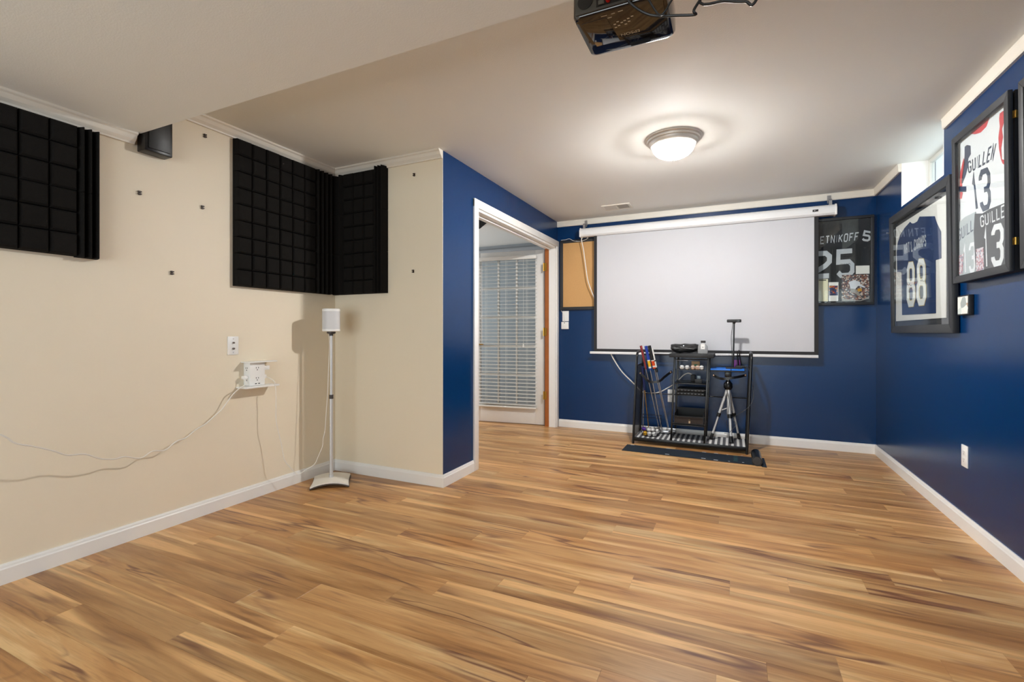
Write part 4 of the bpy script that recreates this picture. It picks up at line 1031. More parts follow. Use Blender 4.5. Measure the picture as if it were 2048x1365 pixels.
letters('GUILLEN', G1([(380, 1190), (786, 910), (738, 1158), (398, 1350)]), lambda u, v: PG(u, v) + Vector((-0.0021, 0, 0)), NR, t=0.30, gap=0.22, aspect=1.9).build('jersey_name', M_LETD, gc_)
letters('1', G6([(1078, 385), (1128, 352), (1150, 572), (1100, 590)]), lambda u, v: PG(u, v) + Vector((-0.0021, 0, 0)), NR, t=0.42, aspect=2.4).build('jersey_number', M_LETD, gc_)
letters('3', G6([(1128, 345), (1202, 315), (1208, 560), (1142, 590)]), lambda u, v: PG(u, v) + Vector((-0.0021, 0, 0)), NR, t=0.32, aspect=2.1).build('jersey_number', M_LETD, gc_)
flat(G2([(160, 455), (235, 385), (335, 335), (345, 900), (160, 935)]), PG, NR, 0.0035, 0.002, 'jersey', M_JG, gc_)
flat(G2([(335, 352), (405, 350), (470, 310), (620, 250), (620, 830), (470, 870), (345, 900), (325, 520)]), PG, NR, 0.0060, 0.002, 'jersey', M_JB, gc_)
OFF1 = lambda u, v: PG(u, v) + Vector((-0.0056, 0, 0))
OFF2 = lambda u, v: PG(u, v) + Vector((-0.0081, 0, 0))
letters('GUILL', G2([(172, 500), (318, 395), (318, 505), (178, 610)]), OFF1, NR, t=0.22, gap=0.25, aspect=1.9, thick=0.0006).build('jersey_name', M_LETD, gc_)
letters('13', G2([(215, 640), (345, 600), (340, 885), (225, 910)]), OFF1, NR, t=0.34, gap=0.16, aspect=2.4, thick=0.0006).build('jersey_number', M_JW, gc_)
letters('GUILLE', G2([(384, 375), (612, 262), (612, 385), (392, 480)]), OFF2, NR, t=0.24, gap=0.24, aspect=1.6, thick=0.0008).build('jersey_name', M_JW, gc_)
letters('1', G2([(402, 500), (468, 470), (470, 850), (425, 865)]), OFF2, NR, t=0.42, aspect=3.2, thick=0.0008).build('jersey_number', M_JW, gc_)
letters('3', G2([(482, 455), (612, 420), (612, 825), (480, 850)]), OFF2, NR, t=0.36, aspect=2.2, thick=0.0008).build('jersey_number', M_JW, gc_)
M_CARD = mottled_mat('certificate_print', [(210, 206, 214), (190, 120, 130), (226, 222, 226), (170, 90, 104), (120, 120, 150), (216, 200, 206)], 120)
flat(G2([(352, 675), (418, 655), (424, 865), (352, 880)]), PG, NR, 0.0090, 0.0008, 'certificate_card', M_CARD, gc_)
flat(G2([(190, 735), (232, 715), (222, 895), (175, 915)]), PG, NR, 0.0064, 0.0008, 'certificate_card', M_CARD, gc_)
# --- next case at the right edge
display_case('deep black jersey case cut off by the right edge of the picture', 2.095, 2.680, 1.335, 2.112, DG)

# --- small picture and outlet
sq = thing('small_picture', 'small black-edged picture below the baseball jersey case', 'picture', (XR, 3.35, 1.165))
MB().box(XR - 0.022, XR - 0.001, 3.262, 3.400, 1.164, 1.271).build('frame', M_BLACKW, sq, bevel=0.002)
MB().box(XR - 0.0235, XR - 0.0222, 3.270, 3.393, 1.171, 1.264).build('photograph', mottled_mat('pale_snapshot', [(214, 218, 212), (190, 200, 196), (224, 222, 214), (150, 160, 156), (226, 228, 226), (180, 160, 140)], 22, 0.15), sq)
q0 = on_x(1923, 887.8, XR); q1 = on_x(1939.5, 939.5, XR)
def duplex(name, label, c, nrm, w=0.074, hgt=0.118):
    """wall plate with a duplex receptacle; c = centre on the wall"""
    n_ = Vector(nrm); t = Vector((-n_.y, n_.x, 0)); c = Vector(c); up_ = Vector((0, 0, 1))
    th = thing(name, label, 'outlet', tuple(c - up_ * hgt / 2))
    MB().obox(c + n_ * 0.003, t * w / 2, n_ * 0.003, up_ * hgt / 2).build('plate', M_WHITEP, th, bevel=0.002)
    for s in (-1, 1):
        cc = c + up_ * s * 0.020
        r = MB().obox(cc + n_ * 0.0065, t * 0.016, n_ * 0.0015, up_ * 0.013).build('receptacle', M_WHITEP, th, bevel=0.001)
        m = MB()
        for k in (-1, 1): m.obox(cc + n_ * 0.008 + t * 0.006 * k + up_ * 0.003, t * 0.001, n_ * 0.0003, up_ * 0.004)
        m.obox(cc + n_ * 0.008 - up_ * 0.007, t * 0.002, n_ * 0.0003, up_ * 0.002)
        m.build('slot', M_DARKS, r)
    return th
duplex('wall_outlet', 'white outlet low on the right navy wall', (XR, (q0.y + q1.y) / 2, (q0.z + q1.z) / 2), (-1, 0, 0))
duplex('wall_outlet', 'white outlet on the screen wall just behind the black rack', (-0.582, YF, 0.418), (0, -1, 0), 0.072, 0.130)
# switch plates beside the doorway
sw = tag(MB().box(-1.766, -1.690, YF - 0.006, YF, 1.200, 1.318).build('switch_plate', M_WHITEP, bevel=0.002), 'upper white plate below the brown board beside the doorway', 'wall plate')
ct = thing('sensor_box', 'small white square box under the wall plate beside the doorway', 'control box', (-1.73, YF, 1.112))
MB().box(-1.774, -1.690, YF - 0.020, YF, 1.112, 1.193).build('body', M_WHITEP, ct, bevel=0.003)
MB().lathe((-1.735, YF - 0.020, 1.182), [(0.005, 0), (0.005, 0.003), (0.001, 0.004)], 10, (0, -1, 0)).build('button', M_DARKS, ct)
cable('thin_wire', 'thin white wire dropping from the doorway casing to the small white box',
      [(-1.787, YF - 0.012, 1.345), (-1.775, YF - 0.010, 1.318), (-1.755, YF - 0.010, 1.285), (-1.74, YF - 0.012, 1.24), (-1.736, YF - 0.022, 1.19)], 0.0018, M_WHITEC)
tag(MB().lathe((XR, 4.755, 1.875), [(0.004, 0), (0.004, 0.012), (0.007, 0.013), (0.007, 0.016), (0.001, 0.017)], 10, (-1, 0, 0)).build('wall_screw', M_SILVER), 'tiny white screw on the navy wall left of the football jersey frame', 'screw')

# ================================================================== RACK UNDER THE SCREEN
RF, RB = 4.652, 5.000                      # rack front and back
def R_(x, y, z): return Vector((x + 0.043 * z, y, z))       # the light rack leans a little to the right
rl, rr_ = -0.880, 0.106
ZR = lambda a, b_, y: on_y(1230 + a / 4.136, 620 + b_ / 4.136, y)
rk = thing('golf_rack', 'black metal golf storage rack standing in front of the projection screen', 'rack', (-0.38, 4.83, 0))
HT = 0.885
M_MESH = mesh_screen_mat('perforated_black_sheet', (52, 55, 60))
for x in (rl, rr_):
    pts = [R_(x, RF, 0.0), R_(x, RF, HT - 0.07)] + [R_(x, RF + 0.06 - 0.06 * math.cos(a), HT - 0.07 + 0.07 * math.sin(a)) for a in (0.4, 0.8, 1.2, 1.57)]
    pts += [R_(x, RB - 0.06 + 0.06 * math.sin(a), HT - 0.07 + 0.07 * math.cos(a)) for a in (0.0, 0.4, 0.8, 1.2, 1.57)] + [R_(x, RB, 0.0)]
    MB().tube(pts, 0.0115, 10).build('side_frame', M_BLACK, rk, smooth=True)
    MB().tube([R_(x, RF, HT - 0.13), R_(x, RB, HT - 0.13)], 0.006, 8).build('side_rail', M_BLACK, rk, smooth=True)
    m = MB(); a, b_, c_, d_ = R_(x, RF + 0.008, 0.06), R_(x, RB - 0.008, 0.06), R_(x, RB - 0.008, HT - 0.135), R_(x, RF + 0.008, HT - 0.135)
    m.prism([a, b_, c_, d_], (0.0012, 0, 0)); m.build('mesh_side', M_MESH, rk)
TB = 0.062
for y in (RF, RB):
    MB().box(rl, rr_, y - 0.008, y + 0.008, TB - 0.034, TB).build('bottom_rail', M_BLACK, rk, bevel=0.002)
MB().box(rl + 0.008, rr_ - 0.008, RF + 0.008, RB - 0.008, TB - 0.012, TB - 0.006).build('bottom_shelf', M_BLACK, rk)
MB().tube([R_(rl, RB, 0.850), R_(rr_, RB, 0.850)], 0.008, 8).build('back_rail', M_BLACK, rk, smooth=True)
MB().tube([R_(rl, RB, 0.45), R_(rr_, RB, 0.45)], 0.005, 8).build('back_rail', M_BLACK, rk, smooth=True)
# middle tower
tl, tr_ = -0.532, -0.243
for x in (tl, tr_):
    for y in (RF, RB - 0.02):
        m = MB(); p0_, p1_ = R_(x, y, TB), R_(x, y, 0.842)
        m.obox((p0_ + p1_) / 2, (p1_ - p0_) / 2, (0.0085, 0, 0), (0, 0.0085, 0)); m.build('tower_post', M_BLACK, rk, bevel=0.002)
def tower_shelf(z, name, th=0.008, y0=RF, y1=RB - 0.02):
    a, b_ = R_(tl, 0, z), R_(tr_, 0, z)
    return MB().box(a.x, b_.x, y0, y1, z - th, z).build(name, M_BLACK, rk, bevel=0.001)
def tower_rail(z, x0=0.0, x1=1.0, y=RF, r=0.004, material=M_BLACK):
    a, b_ = R_(tl, y, z), R_(tr_, y, z)
    MB().tube([a.lerp(b_, x0), a.lerp(b_, x1)], r, 8).build('shelf_rail', material, rk, smooth=True)
M_GLINT = mat('polished_black_rail', (60, 60, 62), 0.2, metal=0.6)
tower_rail(0.824); tower_rail(0.812, 0.05, 0.4, RF - 0.004, 0.0035, M_GLINT)
tower_shelf(0.603, 'tower_shelf')
tower_rail(0.545, 0.05, 0.40, RF - 0.004, 0.004, M_GLINT); tower_rail(0.545, 0.66, 1.0, RF - 0.004, 0.004, M_GLINT)
tower_shelf(0.215, 'tower_shelf'); tower_rail(0.230, y=RF - 0.006, r=0.005, material=M_GLINT); tower_rail(0.292, y=RF + 0.02)
tower_shelf(0.480, 'tower_shelf', 0.005, 4.76)
tb = MB().box(R_(tl, 0, 0.86).x - 0.048, R_(tr_, 0, 0.86).x + 0.046, RF - 0.03, RB, 0.842, 0.876)
tb.build('top_board', M_BLACKW, rk, bevel=0.002)
# club holder straps
def strap(p, name='club_holder'):
    m = MB(); pts = smooth_path(p, 5)
    for i in range(len(pts) - 1):
        a, b_ = pts[i], pts[i + 1]; d = (b_ - a)
        side = Vector((0, 0, 1)).cross(d).normalized(); upv = d.normalized().cross(side)
        m.obox((a + b_) / 2, d * 0.54, side * 0.0025, upv * 0.011)
    s = m.build(name, M_BLACK, rk)
    for e in (pts[1], pts[-2]):
        MB().sphere(e + Vector((0, -0.008, 0)), 0.0075, 10, 6).build('knob', mat('tan_knob', (150, 120, 96), 0.4), s, smooth=True)
strap([ZR(205, 520, 4.74), ZR(245, 560, 4.70), ZR(290, 596, 4.665), ZR(365, 592, 4.665), ZR(410, 555, 4.70), ZR(470, 510, 4.74)])
strap([ZR(812, 540, 4.74), ZR(850, 562, 4.70), ZR(900, 572, 4.665), ZR(980, 562, 4.665), ZR(1040, 552, 4.70), ZR(1085, 540, 4.74)])
# wire basket shelf in the tower for balls
bz = 0.724
m = MB(); a, b_ = R_(tl + 0.04, 0, bz).x, R_(tr_ - 0.035, 0, bz).x
for z in (bz, bz + 0.030):
    m.tube([(a, RF + 0.006, z), (b_, RF + 0.006, z), (b_, RF + 0.10, z), (a, RF + 0.10, z)], 0.0022, 6, closed=True)
for k in range(9):
    x = a + (b_ - a) * k / 8
    m.tube([(x, RF + 0.006, bz + 0.03), (x, RF + 0.006, bz), (x, RF + 0.10, bz), (x, RF + 0.10, bz + 0.03)], 0.0014, 5)
m.tube([(a, RF + 0.05, bz), (R_(tl, 0, bz).x, RF + 0.05, bz)], 0.003, 6); m.tube([(b_, RF + 0.05, bz), (R_(tr_, 0, bz).x, RF + 0.05, bz)], 0.003, 6)
m.build('ball_basket', M_GLINT, rk, smooth=True)
# rubber feet
# striped liner on the bottom shelf
M_STR = stripes_mat('grey_white_stripes', (224, 224, 222), (92, 92, 96), 0, 0.046, 0.46)
tag(MB().box(rl + 0.012, rr_ - 0.012, RF + 0.012, RB - 0.012, TB - 0.0058, TB + 0.0035).build('striped_liner', M_STR), 'grey and white striped cloth lining the bottom of the black rack', 'cloth')
# golf balls in the tower basket
M_BALL = mat('golf_ball_white', (232, 232, 230), 0.35, var=0.02, bump=0.5, bscale=180)
M_BALLP = mat('golf_ball_pinkish', (222, 190, 170), 0.4, var=0.12, scale=60)
ballpx = [(555, 482, M_BALL, 'white golf ball at the left end of the tower basket'), (597, 484, M_BALL, 'second white golf ball from the left in the tower basket'), (645, 484, M_BALLP, 'pinkish golf ball behind the wires in the middle of the tower basket'), (683, 484, M_BALLP, 'pinkish golf ball right of the middle in the tower basket'), (716, 486, M_BALL, 'white golf ball at the right end of the tower basket')]
for a, b_, mt, lb in ballpx:
    c = ZR(a, b_, RF + 0.045); c.z = bz + 0.0022 + 0.0215
    tag(MB().sphere(c, 0.0212, 16, 10).build('golf_ball', mt, smooth=True), lb, 'golf ball', 'golf balls in the tower basket')
# small carton behind the balls
cb = ZR(668, 450, RF + 0.085)
bx = thing('ball_carton', 'small tan carton with a green mark standing behind the balls in the tower basket', 'carton', (cb.x, RF + 0.085, bz + 0.003))
MB().box(cb.x - 0.036, cb.x + 0.036, RF + 0.070, RF + 0.096, bz + 0.003, bz + 0.080).build('box', mat('tan_carton', (176, 146, 112), 0.7, var=0.15, scale=50), bx, bevel=0.001)
MB().box(cb.x - 0.012, cb.x + 0.016, RF + 0.0690, RF + 0.0699, bz + 0.038, bz + 0.052).build('green_mark', mat('green_print', (20, 120, 96), 0.6), bx)
# black pouch on the top board
zt_ = 0.8765
pc = thing('black_pouch', 'crumpled black zip pouch lying on top of the rack', 'pouch', (-0.44, 4.74, zt_))
pL, pR = ZR(455, 360, 4.72).x, ZR(683, 360, 4.72).x
random.seed(5)
outl = [(458, 352), (466, 320), (500, 314), (545, 316), (575, 311), (620, 316), (660, 314), (684, 320), (690, 352), (668, 372), (640, 384), (610, 391), (575, 386), (540, 391), (505, 388), (478, 374)]
pts0 = [ZR(a, b_, 4.72) for a, b_ in outl]
cen = Vector((sum(p.x for p in pts0) / len(pts0), 4.74, sum(p.z for p in pts0) / len(pts0)))
m = MB(); n = len(pts0); ks = 9
for k in range(ks):
    t = -1 + 2 * k / (ks - 1); sc_ = (1 - abs(t) ** 3) * 0.62 + 0.38
    for i, p in enumerate(pts0):
        wv = 1 + 0.05 * math.sin(2.3 * i + 3.1 * k) + random.uniform(-0.03, 0.03)
        x_ = cen.x + (p.x - cen.x) * (sc_ * 0.35 + 0.65) * wv; z_ = cen.z + (p.z - cen.z) * sc_ * wv
        m.v.append(Vector((x_, 4.74 + 0.055 * t + 0.006 * math.sin(1.9 * i), max(zt_ + 0.0005, z_ + (zt_ + 0.001 - min(q.z for q in pts0))))))
for k in range(ks - 1):
    for i in range(n): m.f.append([k * n + i, k * n + (i + 1) % n, (k + 1) * n + (i + 1) % n, (k + 1) * n + i])
for k in (0, ks - 1):
    m.v.append(sum(m.v[k * n:(k + 1) * n], Vector()) / n + Vector((0, -0.006 if k == 0 else 0.006, 0)))
    ci = len(m.v) - 1
    for i in range(n): m.f.append([k * n + i, k * n + (i + 1) % n, ci])
m.build('bag', mat('black_nylon', (30, 31, 33), 0.38, var=0.3, scale=40, bump=0.8, bscale=60), pc, smooth=True)
m = MB().tube(smooth_path([(pL + 0.02, 4.715, zt_ + 0.070), ((pL + pR) / 2, 4.700, zt_ + 0.074), (pR - 0.02, 4.715, zt_ + 0.070)], 6), 0.004, 6)
m.build('zip', M_BLACK, pc, smooth=True)
MB().obox(((pL + pR) / 2 + 0.002, 4.694, zt_ + 0.068), (0.004, 0, 0), (0, 0.002, 0), (0, 0, 0.009)).build('zip_pull', M_SILVER, pc)
# grey holder with tag
c = ZR(727, 340, 4.73)
gh = thing('grey_remote_holder', 'small grey plastic holder with a white card on top of the rack', 'holder', (c.x, 4.73, zt_))
MB().prism([(c.x - 0.042, 4.70, zt_ + 0.0005), (c.x + 0.042, 4.70, zt_ + 0.0005), (c.x + 0.040, 4.70, zt_ + 0.066), (c.x + 0.020, 4.70, zt_ + 0.092), (c.x - 0.022, 4.70, zt_ + 0.090), (c.x - 0.042, 4.70, zt_ + 0.068)], (0, 0.05, 0)).build('body', mat('mid_grey_plastic', (146, 146, 146), 0.45, var=0.05), gh, bevel=0.004)
MB().box(c.x - 0.016, c.x + 0.018, 4.6975, 4.6995, zt_ + 0.042, zt_ + 0.088).build('white_card', M_PAPER, gh)
MB().lathe((c.x + 0.001, 4.6975, zt_ + 0.060), [(0.004, 0), (0.004, 0.001), (0.001, 0.0012)], 10, (0, -1, 0)).build('card_dot', M_DARKS, gh)
MB().box(c.x - 0.010, c.x + 0.012, 4.722, 4.728, zt_ + 0.088, zt_ + 0.122).build('tab', M_PAPER, gh)
MB().box(c.x - 0.018, c.x + 0.024, 4.717, 4.7215, zt_ + 0.100, zt_ + 0.121).build('black_label', M_DARKS, gh, bevel=0.002)
# device on the tower shelf
c = ZR(690, 585, 4.72)
dv = thing('network_adapter', 'small black network box with clear block on the middle tower shelf', 'device', (c.x - 0.02, 4.75, 0.604))
MB().box(c.x - 0.03, c.x + 0.032, 4.69, 4.75, 0.6035, 0.640).build('body', M_BLACKW, dv, bevel=0.003)
MB().box(c.x - 0.075, c.x - 0.035, 4.82, 4.90, 0.6035, 0.668).build('power_brick', M_BLACKW, dv, bevel=0.004)
MB().box(c.x - 0.012, c.x + 0.020, 4.70, 4.735, 0.6405, 0.672).build('clear_block', mat('grey_clear_plastic', (84, 98, 108), 0.15), dv, bevel=0.003)
# stacked slim black players under it
for z, lb in ((0.4802, 'lower'), (0.5125, 'upper')):
    a, b_ = R_(tl, 0, z).x, R_(tr_, 0, z).x
    pv = thing('media_player', '%s of two slim black boxes stacked on the tower slide shelf' % lb, 'device', ((a + b_) / 2, 4.85, z), 'slim black boxes in the rack tower')
    MB().box(a + 0.022, b_ - 0.022, 4.765, 4.96, z + 0.0005, z + 0.030).build('case', M_BLACKW, pv, bevel=0.003)
    m = MB()
    for k in range(8):
        x = a + 0.035 + (b_ - a - 0.075) * k / 7; m.box(x - 0.008, x + 0.008, 4.7635, 4.7652, z + 0.010, z + 0.016)
    m.build('front_ports', mat('pale_port_strip', (150, 156, 160), 0.35, var=0.4, scale=80), pv)
# open tray with brown box
a, b_ = R_(tl, 0, 0.25).x, R_(tr_, 0, 0.25).x
ty = thing('drawer_bin', 'black fabric bin with a brown front and wooden tag in the lower tower shelf', 'bin', ((a + b_) / 2, 4.82, 0.2155))
m = MB().box(a + 0.016, b_ - 0.016, 4.690, 4.695, 0.2155, 0.290).box(a + 0.016, b_ - 0.016, 4.955, 4.960, 0.2155, 0.335)
m.box(a + 0.016, a + 0.021, 4.695, 4.955, 0.2155, 0.315).box(b_ - 0.021, b_ - 0.016, 4.695, 4.955, 0.2155, 0.315).box(a + 0.021, b_ - 0.021, 4.695, 4.955, 0.2155, 0.220)
m.build('bin', M_BLACKW, ty)
MB().box(a + 0.020, b_ - 0.024, 4.687, 4.6895, 0.222, 0.284).build('brown_front', mat('dark_brown_card', (48, 34, 26), 0.7, var=0.15), ty)
MB().lathe(((a + b_) / 2 + 0.006, 4.685, 0.258), [(0.001, 0), (0.008, 0.0), (0.008, 0.002), (0.001, 0.002)], 12, (0, -1, 0)).obox(((a + b_) / 2 + 0.006, 4.684, 0.246), (0.007, 0, 0), (0, 0.001, 0), (0, 0, 0.018)).build('wooden_tag', mat('pale_wood_tag', (206, 176, 140), 0.6), ty)

# ---- wire ball basket and balls at lower left
bc_ = Vector((-0.735, 4.775, TB + 0.004))
wb = thing('wire_basket', 'round black wire basket of balls on the left of the rack floor', 'basket', tuple(bc_))
m = MB(); br = 0.092
for r, z in ((br * 0.82, 0.003), (br * 0.93, 0.030), (br, 0.058), (br, 0.088)):
    m.tube([bc_ + Vector((r * math.cos(t), r * math.sin(t), z)) for t in [2 * math.pi * k / 24 for k in range(24)]], 0.002, 5, closed=True)
for k in range(14):
    t = 2 * math.pi * k / 14; d = Vector((math.cos(t), math.sin(t), 0))
    m.tube([bc_ + d * br * 0.82 + up * 0.003, bc_ + d * br * 0.93 + up * 0.030, bc_ + d * br + up * 0.058, bc_ + d * br + up * 0.088], 0.0016, 5)
for k in range(4):
    t = math.pi * k / 4; d = Vector((math.cos(t), math.sin(t), 0)) * br * 0.82
    m.tube([bc_ - d + up * 0.003, bc_ + d + up * 0.003], 0.0014, 5)
m.build('wire_cage', M_BLACK, wb, smooth=True)
m = MB()
for z in (0.155, 0.185):
    m.tube([bc_ + Vector((br * 1.0 * math.cos(t), 0.10 + br * 0.3 * math.sin(t), z)) for t in [2 * math.pi * k / 24 for k in range(24)]], 0.0018, 5, closed=True)
for sx in (-1, 1): m.tube([bc_ + Vector((sx * br * 0.98, 0.02, 0.086)), bc_ + Vector((sx * br, 0.10, 0.187))], 0.0018, 5)
m.build('wire_handle', M_BLACK, wb, smooth=True)
M_PUR = mat('golf_ball_purple', (84, 40, 150), 0.35); M_YEL = mat('golf_ball_yellow', (214, 160, 30), 0.35)
for dx, dy, z, mt, lb in ((-0.058, -0.030, 0.0655, M_PUR, 'purple golf ball on the left of the wire basket'), (-0.046, -0.036, 0.0245, M_YEL, 'yellow golf ball low in the wire basket'),
                          (-0.002, -0.048, 0.0245, M_BALL, 'white golf ball at the front of the wire basket'), (0.042, -0.040, 0.0250, M_BALL, 'white golf ball at the lower right of the wire basket'),
                          (0.022, -0.022, 0.0640, M_BALL, 'white golf ball on top in the middle of the wire basket'), (0.066, -0.004, 0.0480, M_BALL, 'white golf ball against the right side of the wire basket'),
                          (-0.018, 0.016, 0.0520, M_BALL, 'white golf ball half hidden at the back of the wire basket')):
    tag(MB().sphere(bc_ + Vector((dx, dy, z)), 0.0213, 16, 10).build('golf_ball', mt, smooth=True), lb, 'golf ball', 'balls in the wire basket')

# ---- putters
def putter(label, topp, ga, gb, bands, shaft_mat, bottom, head=True):
    t = thing('putter', label, 'golf club', tuple(bottom), 'putters in the left side of the rack')
    topp, bottom = Vector(topp), Vector(bottom); d = (bottom - topp).normalized(); L = (bottom - topp).length
    MB().tube([topp + d * 0.20, bottom - d * 0.012], [0.0052, 0.0042], 10).build('shaft', shaft_mat, t, smooth=True)
    prev = 0.0
    for k, (f, mt) in enumerate(bands):
        ra, rb = ga + (gb - ga) * prev, ga + (gb - ga) * f
        MB().tube([topp + d * 0.24 * prev, topp + d * 0.24 * f], [ra, rb], 14).build('grip' if k == 0 else 'grip_band', mt, t, smooth=True); prev = f
    if head:
        side = Vector((1, 0, 0)); hb = bottom + Vector((0, 0, 0.004))
        m = MB(); m.obox(hb + side * 0.020, side * 0.044, (0, 0.010, 0), (0, 0, 0.013)); m.obox(hb + side * 0.020 + Vector((0, 0.016, -0.006)), side * 0.026, (0, 0.012, 0), (0, 0, 0.007))
        m.build('putter_head', M_SILVER, t, bevel=0.003)
    return t
M_GR = mat('red_grip', (134, 44, 44), 0.5, var=0.1); M_GBL = mat('blue_grip', (24, 56, 150), 0.45, var=0.1); M_GY = mat('yellow_grip_band', (222, 170, 30), 0.45)
M_GK = mat('black_grip', (26, 26, 28), 0.5, var=0.3, scale=50); M_GO = mat('orange_grip_band', (216, 74, 26), 0.45); M_GW = mat('white_grip_band', (224, 222, 216), 0.5, var=0.1, scale=40)
YH = 4.80
hz_ = TB + 0.0035 + 0.021
def ptop(a, b_): return ZR(a, b_, YH)
putter('putter with a dark red grip, first from the left in the rack', ptop(214, 298), 0.0125, 0.0080, [(1.0, M_GR)], M_SILVER, Vector((-0.668, 4.92, hz_)))
putter('putter with a blue grip and yellow band in the rack', ptop(255, 300), 0.0150, 0.0140, [(0.58, M_GBL), (0.62, M_GW), (0.86, M_GY), (0.93, M_GW), (1.0, M_GBL)], M_SILVER, Vector((-0.640, 4.89, hz_ + 0.0)))
putter('putter with a black grip and orange band in the rack', ptop(283, 298), 0.0165, 0.0155, [(0.60, M_GK), (0.64, M_GW), (0.84, M_GO), (0.90, M_GW), (0.96, M_GO), (1.0, M_GK)], M_SILVER, Vector((-0.585, 4.95, hz_)))
putter('putter with a white patterned grip at the right of the rack bundle', ptop(300, 320) + Vector((0, 0.028, 0)), 0.0135, 0.0130, [(0.5, M_GW), (0.55, M_GK), (0.8, M_GW), (1.0, M_GK)], M_SILVER, Vector((-0.575, 4.90, hz_ + 0.028)))
putter('short golf club with a gold shaft and dark blue grip in the rack', ZR(225, 470, 4.86), 0.0120, 0.0100, [(1.0, mat('dark_blue_grip', (22, 34, 84), 0.5))], mat('gold_shaft', (176, 134, 56), 0.3, metal=0.7), Vector((-0.775, 4.93, hz_)), True)
putter('slim silver club standing upright at the left of the rack', ZR(240, 480, 4.90), 0.0090, 0.0070, [(0.35, M_GK)], M_SILVER, Vector((-0.835, 4.955, hz_)), True)

# ---- tripod with tray
hub = Vector((-0.045, 4.83, 0.575))
tp = thing('camera_tripod', 'silver camera tripod with black joints standing inside the rack', 'tripod', (-0.05, 4.84, TB))
zf = TB + 0.0040
feet = [Vector((-0.195, 4.825, zf)), Vector((-0.018, 4.735, zf)), Vector((0.050, 4.955, zf))]
for k, fpt in enumerate(feet):
    a = hub + (fpt - hub).normalized() * 0.03; d = (fpt - a); mid = a + d * 0.50
    wx = 0.0165 if k == 1 else 0.0125
    lg_ = MB().tube([a, mid], wx, 10).build('leg', M_ALU, tp, smooth=True)
    MB().tube([mid, fpt - d.normalized() * 0.05], wx * 0.78, 10).build('lower_leg', M_ALU, lg_, smooth=True)
    MB().tube([mid - d.normalized() * 0.018, mid + d.normalized() * 0.018], wx * 1.35, 10).build('leg_lock', M_BLACK, lg_, smooth=True)
    MB().tube([fpt - d.normalized() * 0.065, fpt - d.normalized() * 0.012, fpt + Vector((0, 0, 0.0045))], [wx, wx * 1.25, wx * 0.9], 10).build('rubber_foot', M_BLACK, lg_, smooth=True)
    c0 = Vector((hub.x, hub.y, 0.375)); MB().tube([c0, a + d * 0.42], 0.0045, 6).build('brace', M_ALU, tp, smooth=True)
MB().tube([Vector((hub.x, hub.y, 0.30)), Vector((hub.x, hub.y, 0.705))], 0.0115, 12).build('centre_column', M_ALU, tp, smooth=True)
MB().lathe((hub.x, hub.y, 0.545), [(0.028, 0), (0.038, 0.02), (0.036, 0.055), (0.020, 0.075), (0.016, 0.085)], 16).build('hub', M_BLACK, tp, smooth=True)
MB().box(hub.x - 0.028, hub.x + 0.028, hub.y - 0.026, hub.y + 0.026, 0.660, 0.715).build('pan_head', M_BLACK, tp, bevel=0.005)
# tray on the tripod
tx0, tx1 = ZR(790, 490, 4.80).x, ZR(1082, 500, 4.80).x
tz = 0.7155
tray = thing('tripod_tray', 'black tray with a bright blue top on the tripod', 'tray', ((tx0 + tx1) / 2, 4.83, tz))
MB().box(tx0, tx1 - 0.010, 4.715, 4.95, tz, tz + 0.012).build('board', M_BLACKW, tray, bevel=0.002)
MB().box(tx0 + 0.003, tx1 - 0.013, 4.718, 4.947, tz + 0.0122, tz + 0.026).build('blue_pad', mat('bright_blue_pad', (20, 112, 214), 0.4, var=0.05), tray, bevel=0.002)
zq = tz + 0.0262
# webcam on a pole stand
c = ZR(978, 480, 4.79)
wc = thing('webcam_stand', 'black webcam on a thin upright pole in front of the screen', 'webcam', (c.x, 4.79, zq))
MB().box(c.x - 0.062, c.x + 0.072, 4.75, 4.84, zq + 0.0003, zq + 0.010).build('base', M_BLACKW, wc, bevel=0.003)
ptop_ = ZR(985, 112, 4.79)
MB().tube([Vector((c.x, 4.79, zq + 0.01)), Vector((ptop_.x, 4.79, ptop_.z))], [0.0075, 0.0065], 10).build('pole', M_BLACK, wc, smooth=True)
MB().lathe((ptop_.x, 4.79, ptop_.z - 0.004), [(0.008, 0), (0.014, 0.008), (0.014, 0.012)], 12).build('swivel', M_BLACK, wc, smooth=True)
cm = MB().box(ptop_.x - 0.060, ptop_.x + 0.060, 4.775, 4.805, ptop_.z + 0.008, ptop_.z + 0.036).build('camera_body', M_BLACKW, wc, bevel=0.006)
MB().lathe((ptop_.x + 0.034, 4.775, ptop_.z + 0.022), [(0.010, 0), (0.010, 0.003), (0.007, 0.0035), (0.001, 0.001)], 14, (0, -1, 0)).build('lens', M_PJ, cm, smooth=True)
cable('webcam_cable', 'thin black webcam wire hanging beside the pole and down the tripod',
      [(ptop_.x - 0.01, 4.79, ptop_.z + 0.01), tuple(ZR(970, 150, 4.775)), tuple(ZR(962, 230, 4.77)), tuple(ZR(965, 330, 4.77)), tuple(ZR(968, 430, 4.735)), tuple(ZR(955, 520, 4.705)), tuple(ZR(938, 600, 4.705)), tuple(ZR(928, 660, 4.72)),
       tuple(ZR(945, 760, 4.74)), tuple(ZR(935, 860, 4.72)), tuple(ZR(925, 930, 4.71)), tuple(ZR(930, 1010, 4.71))], 0.0024, M_BLKC)
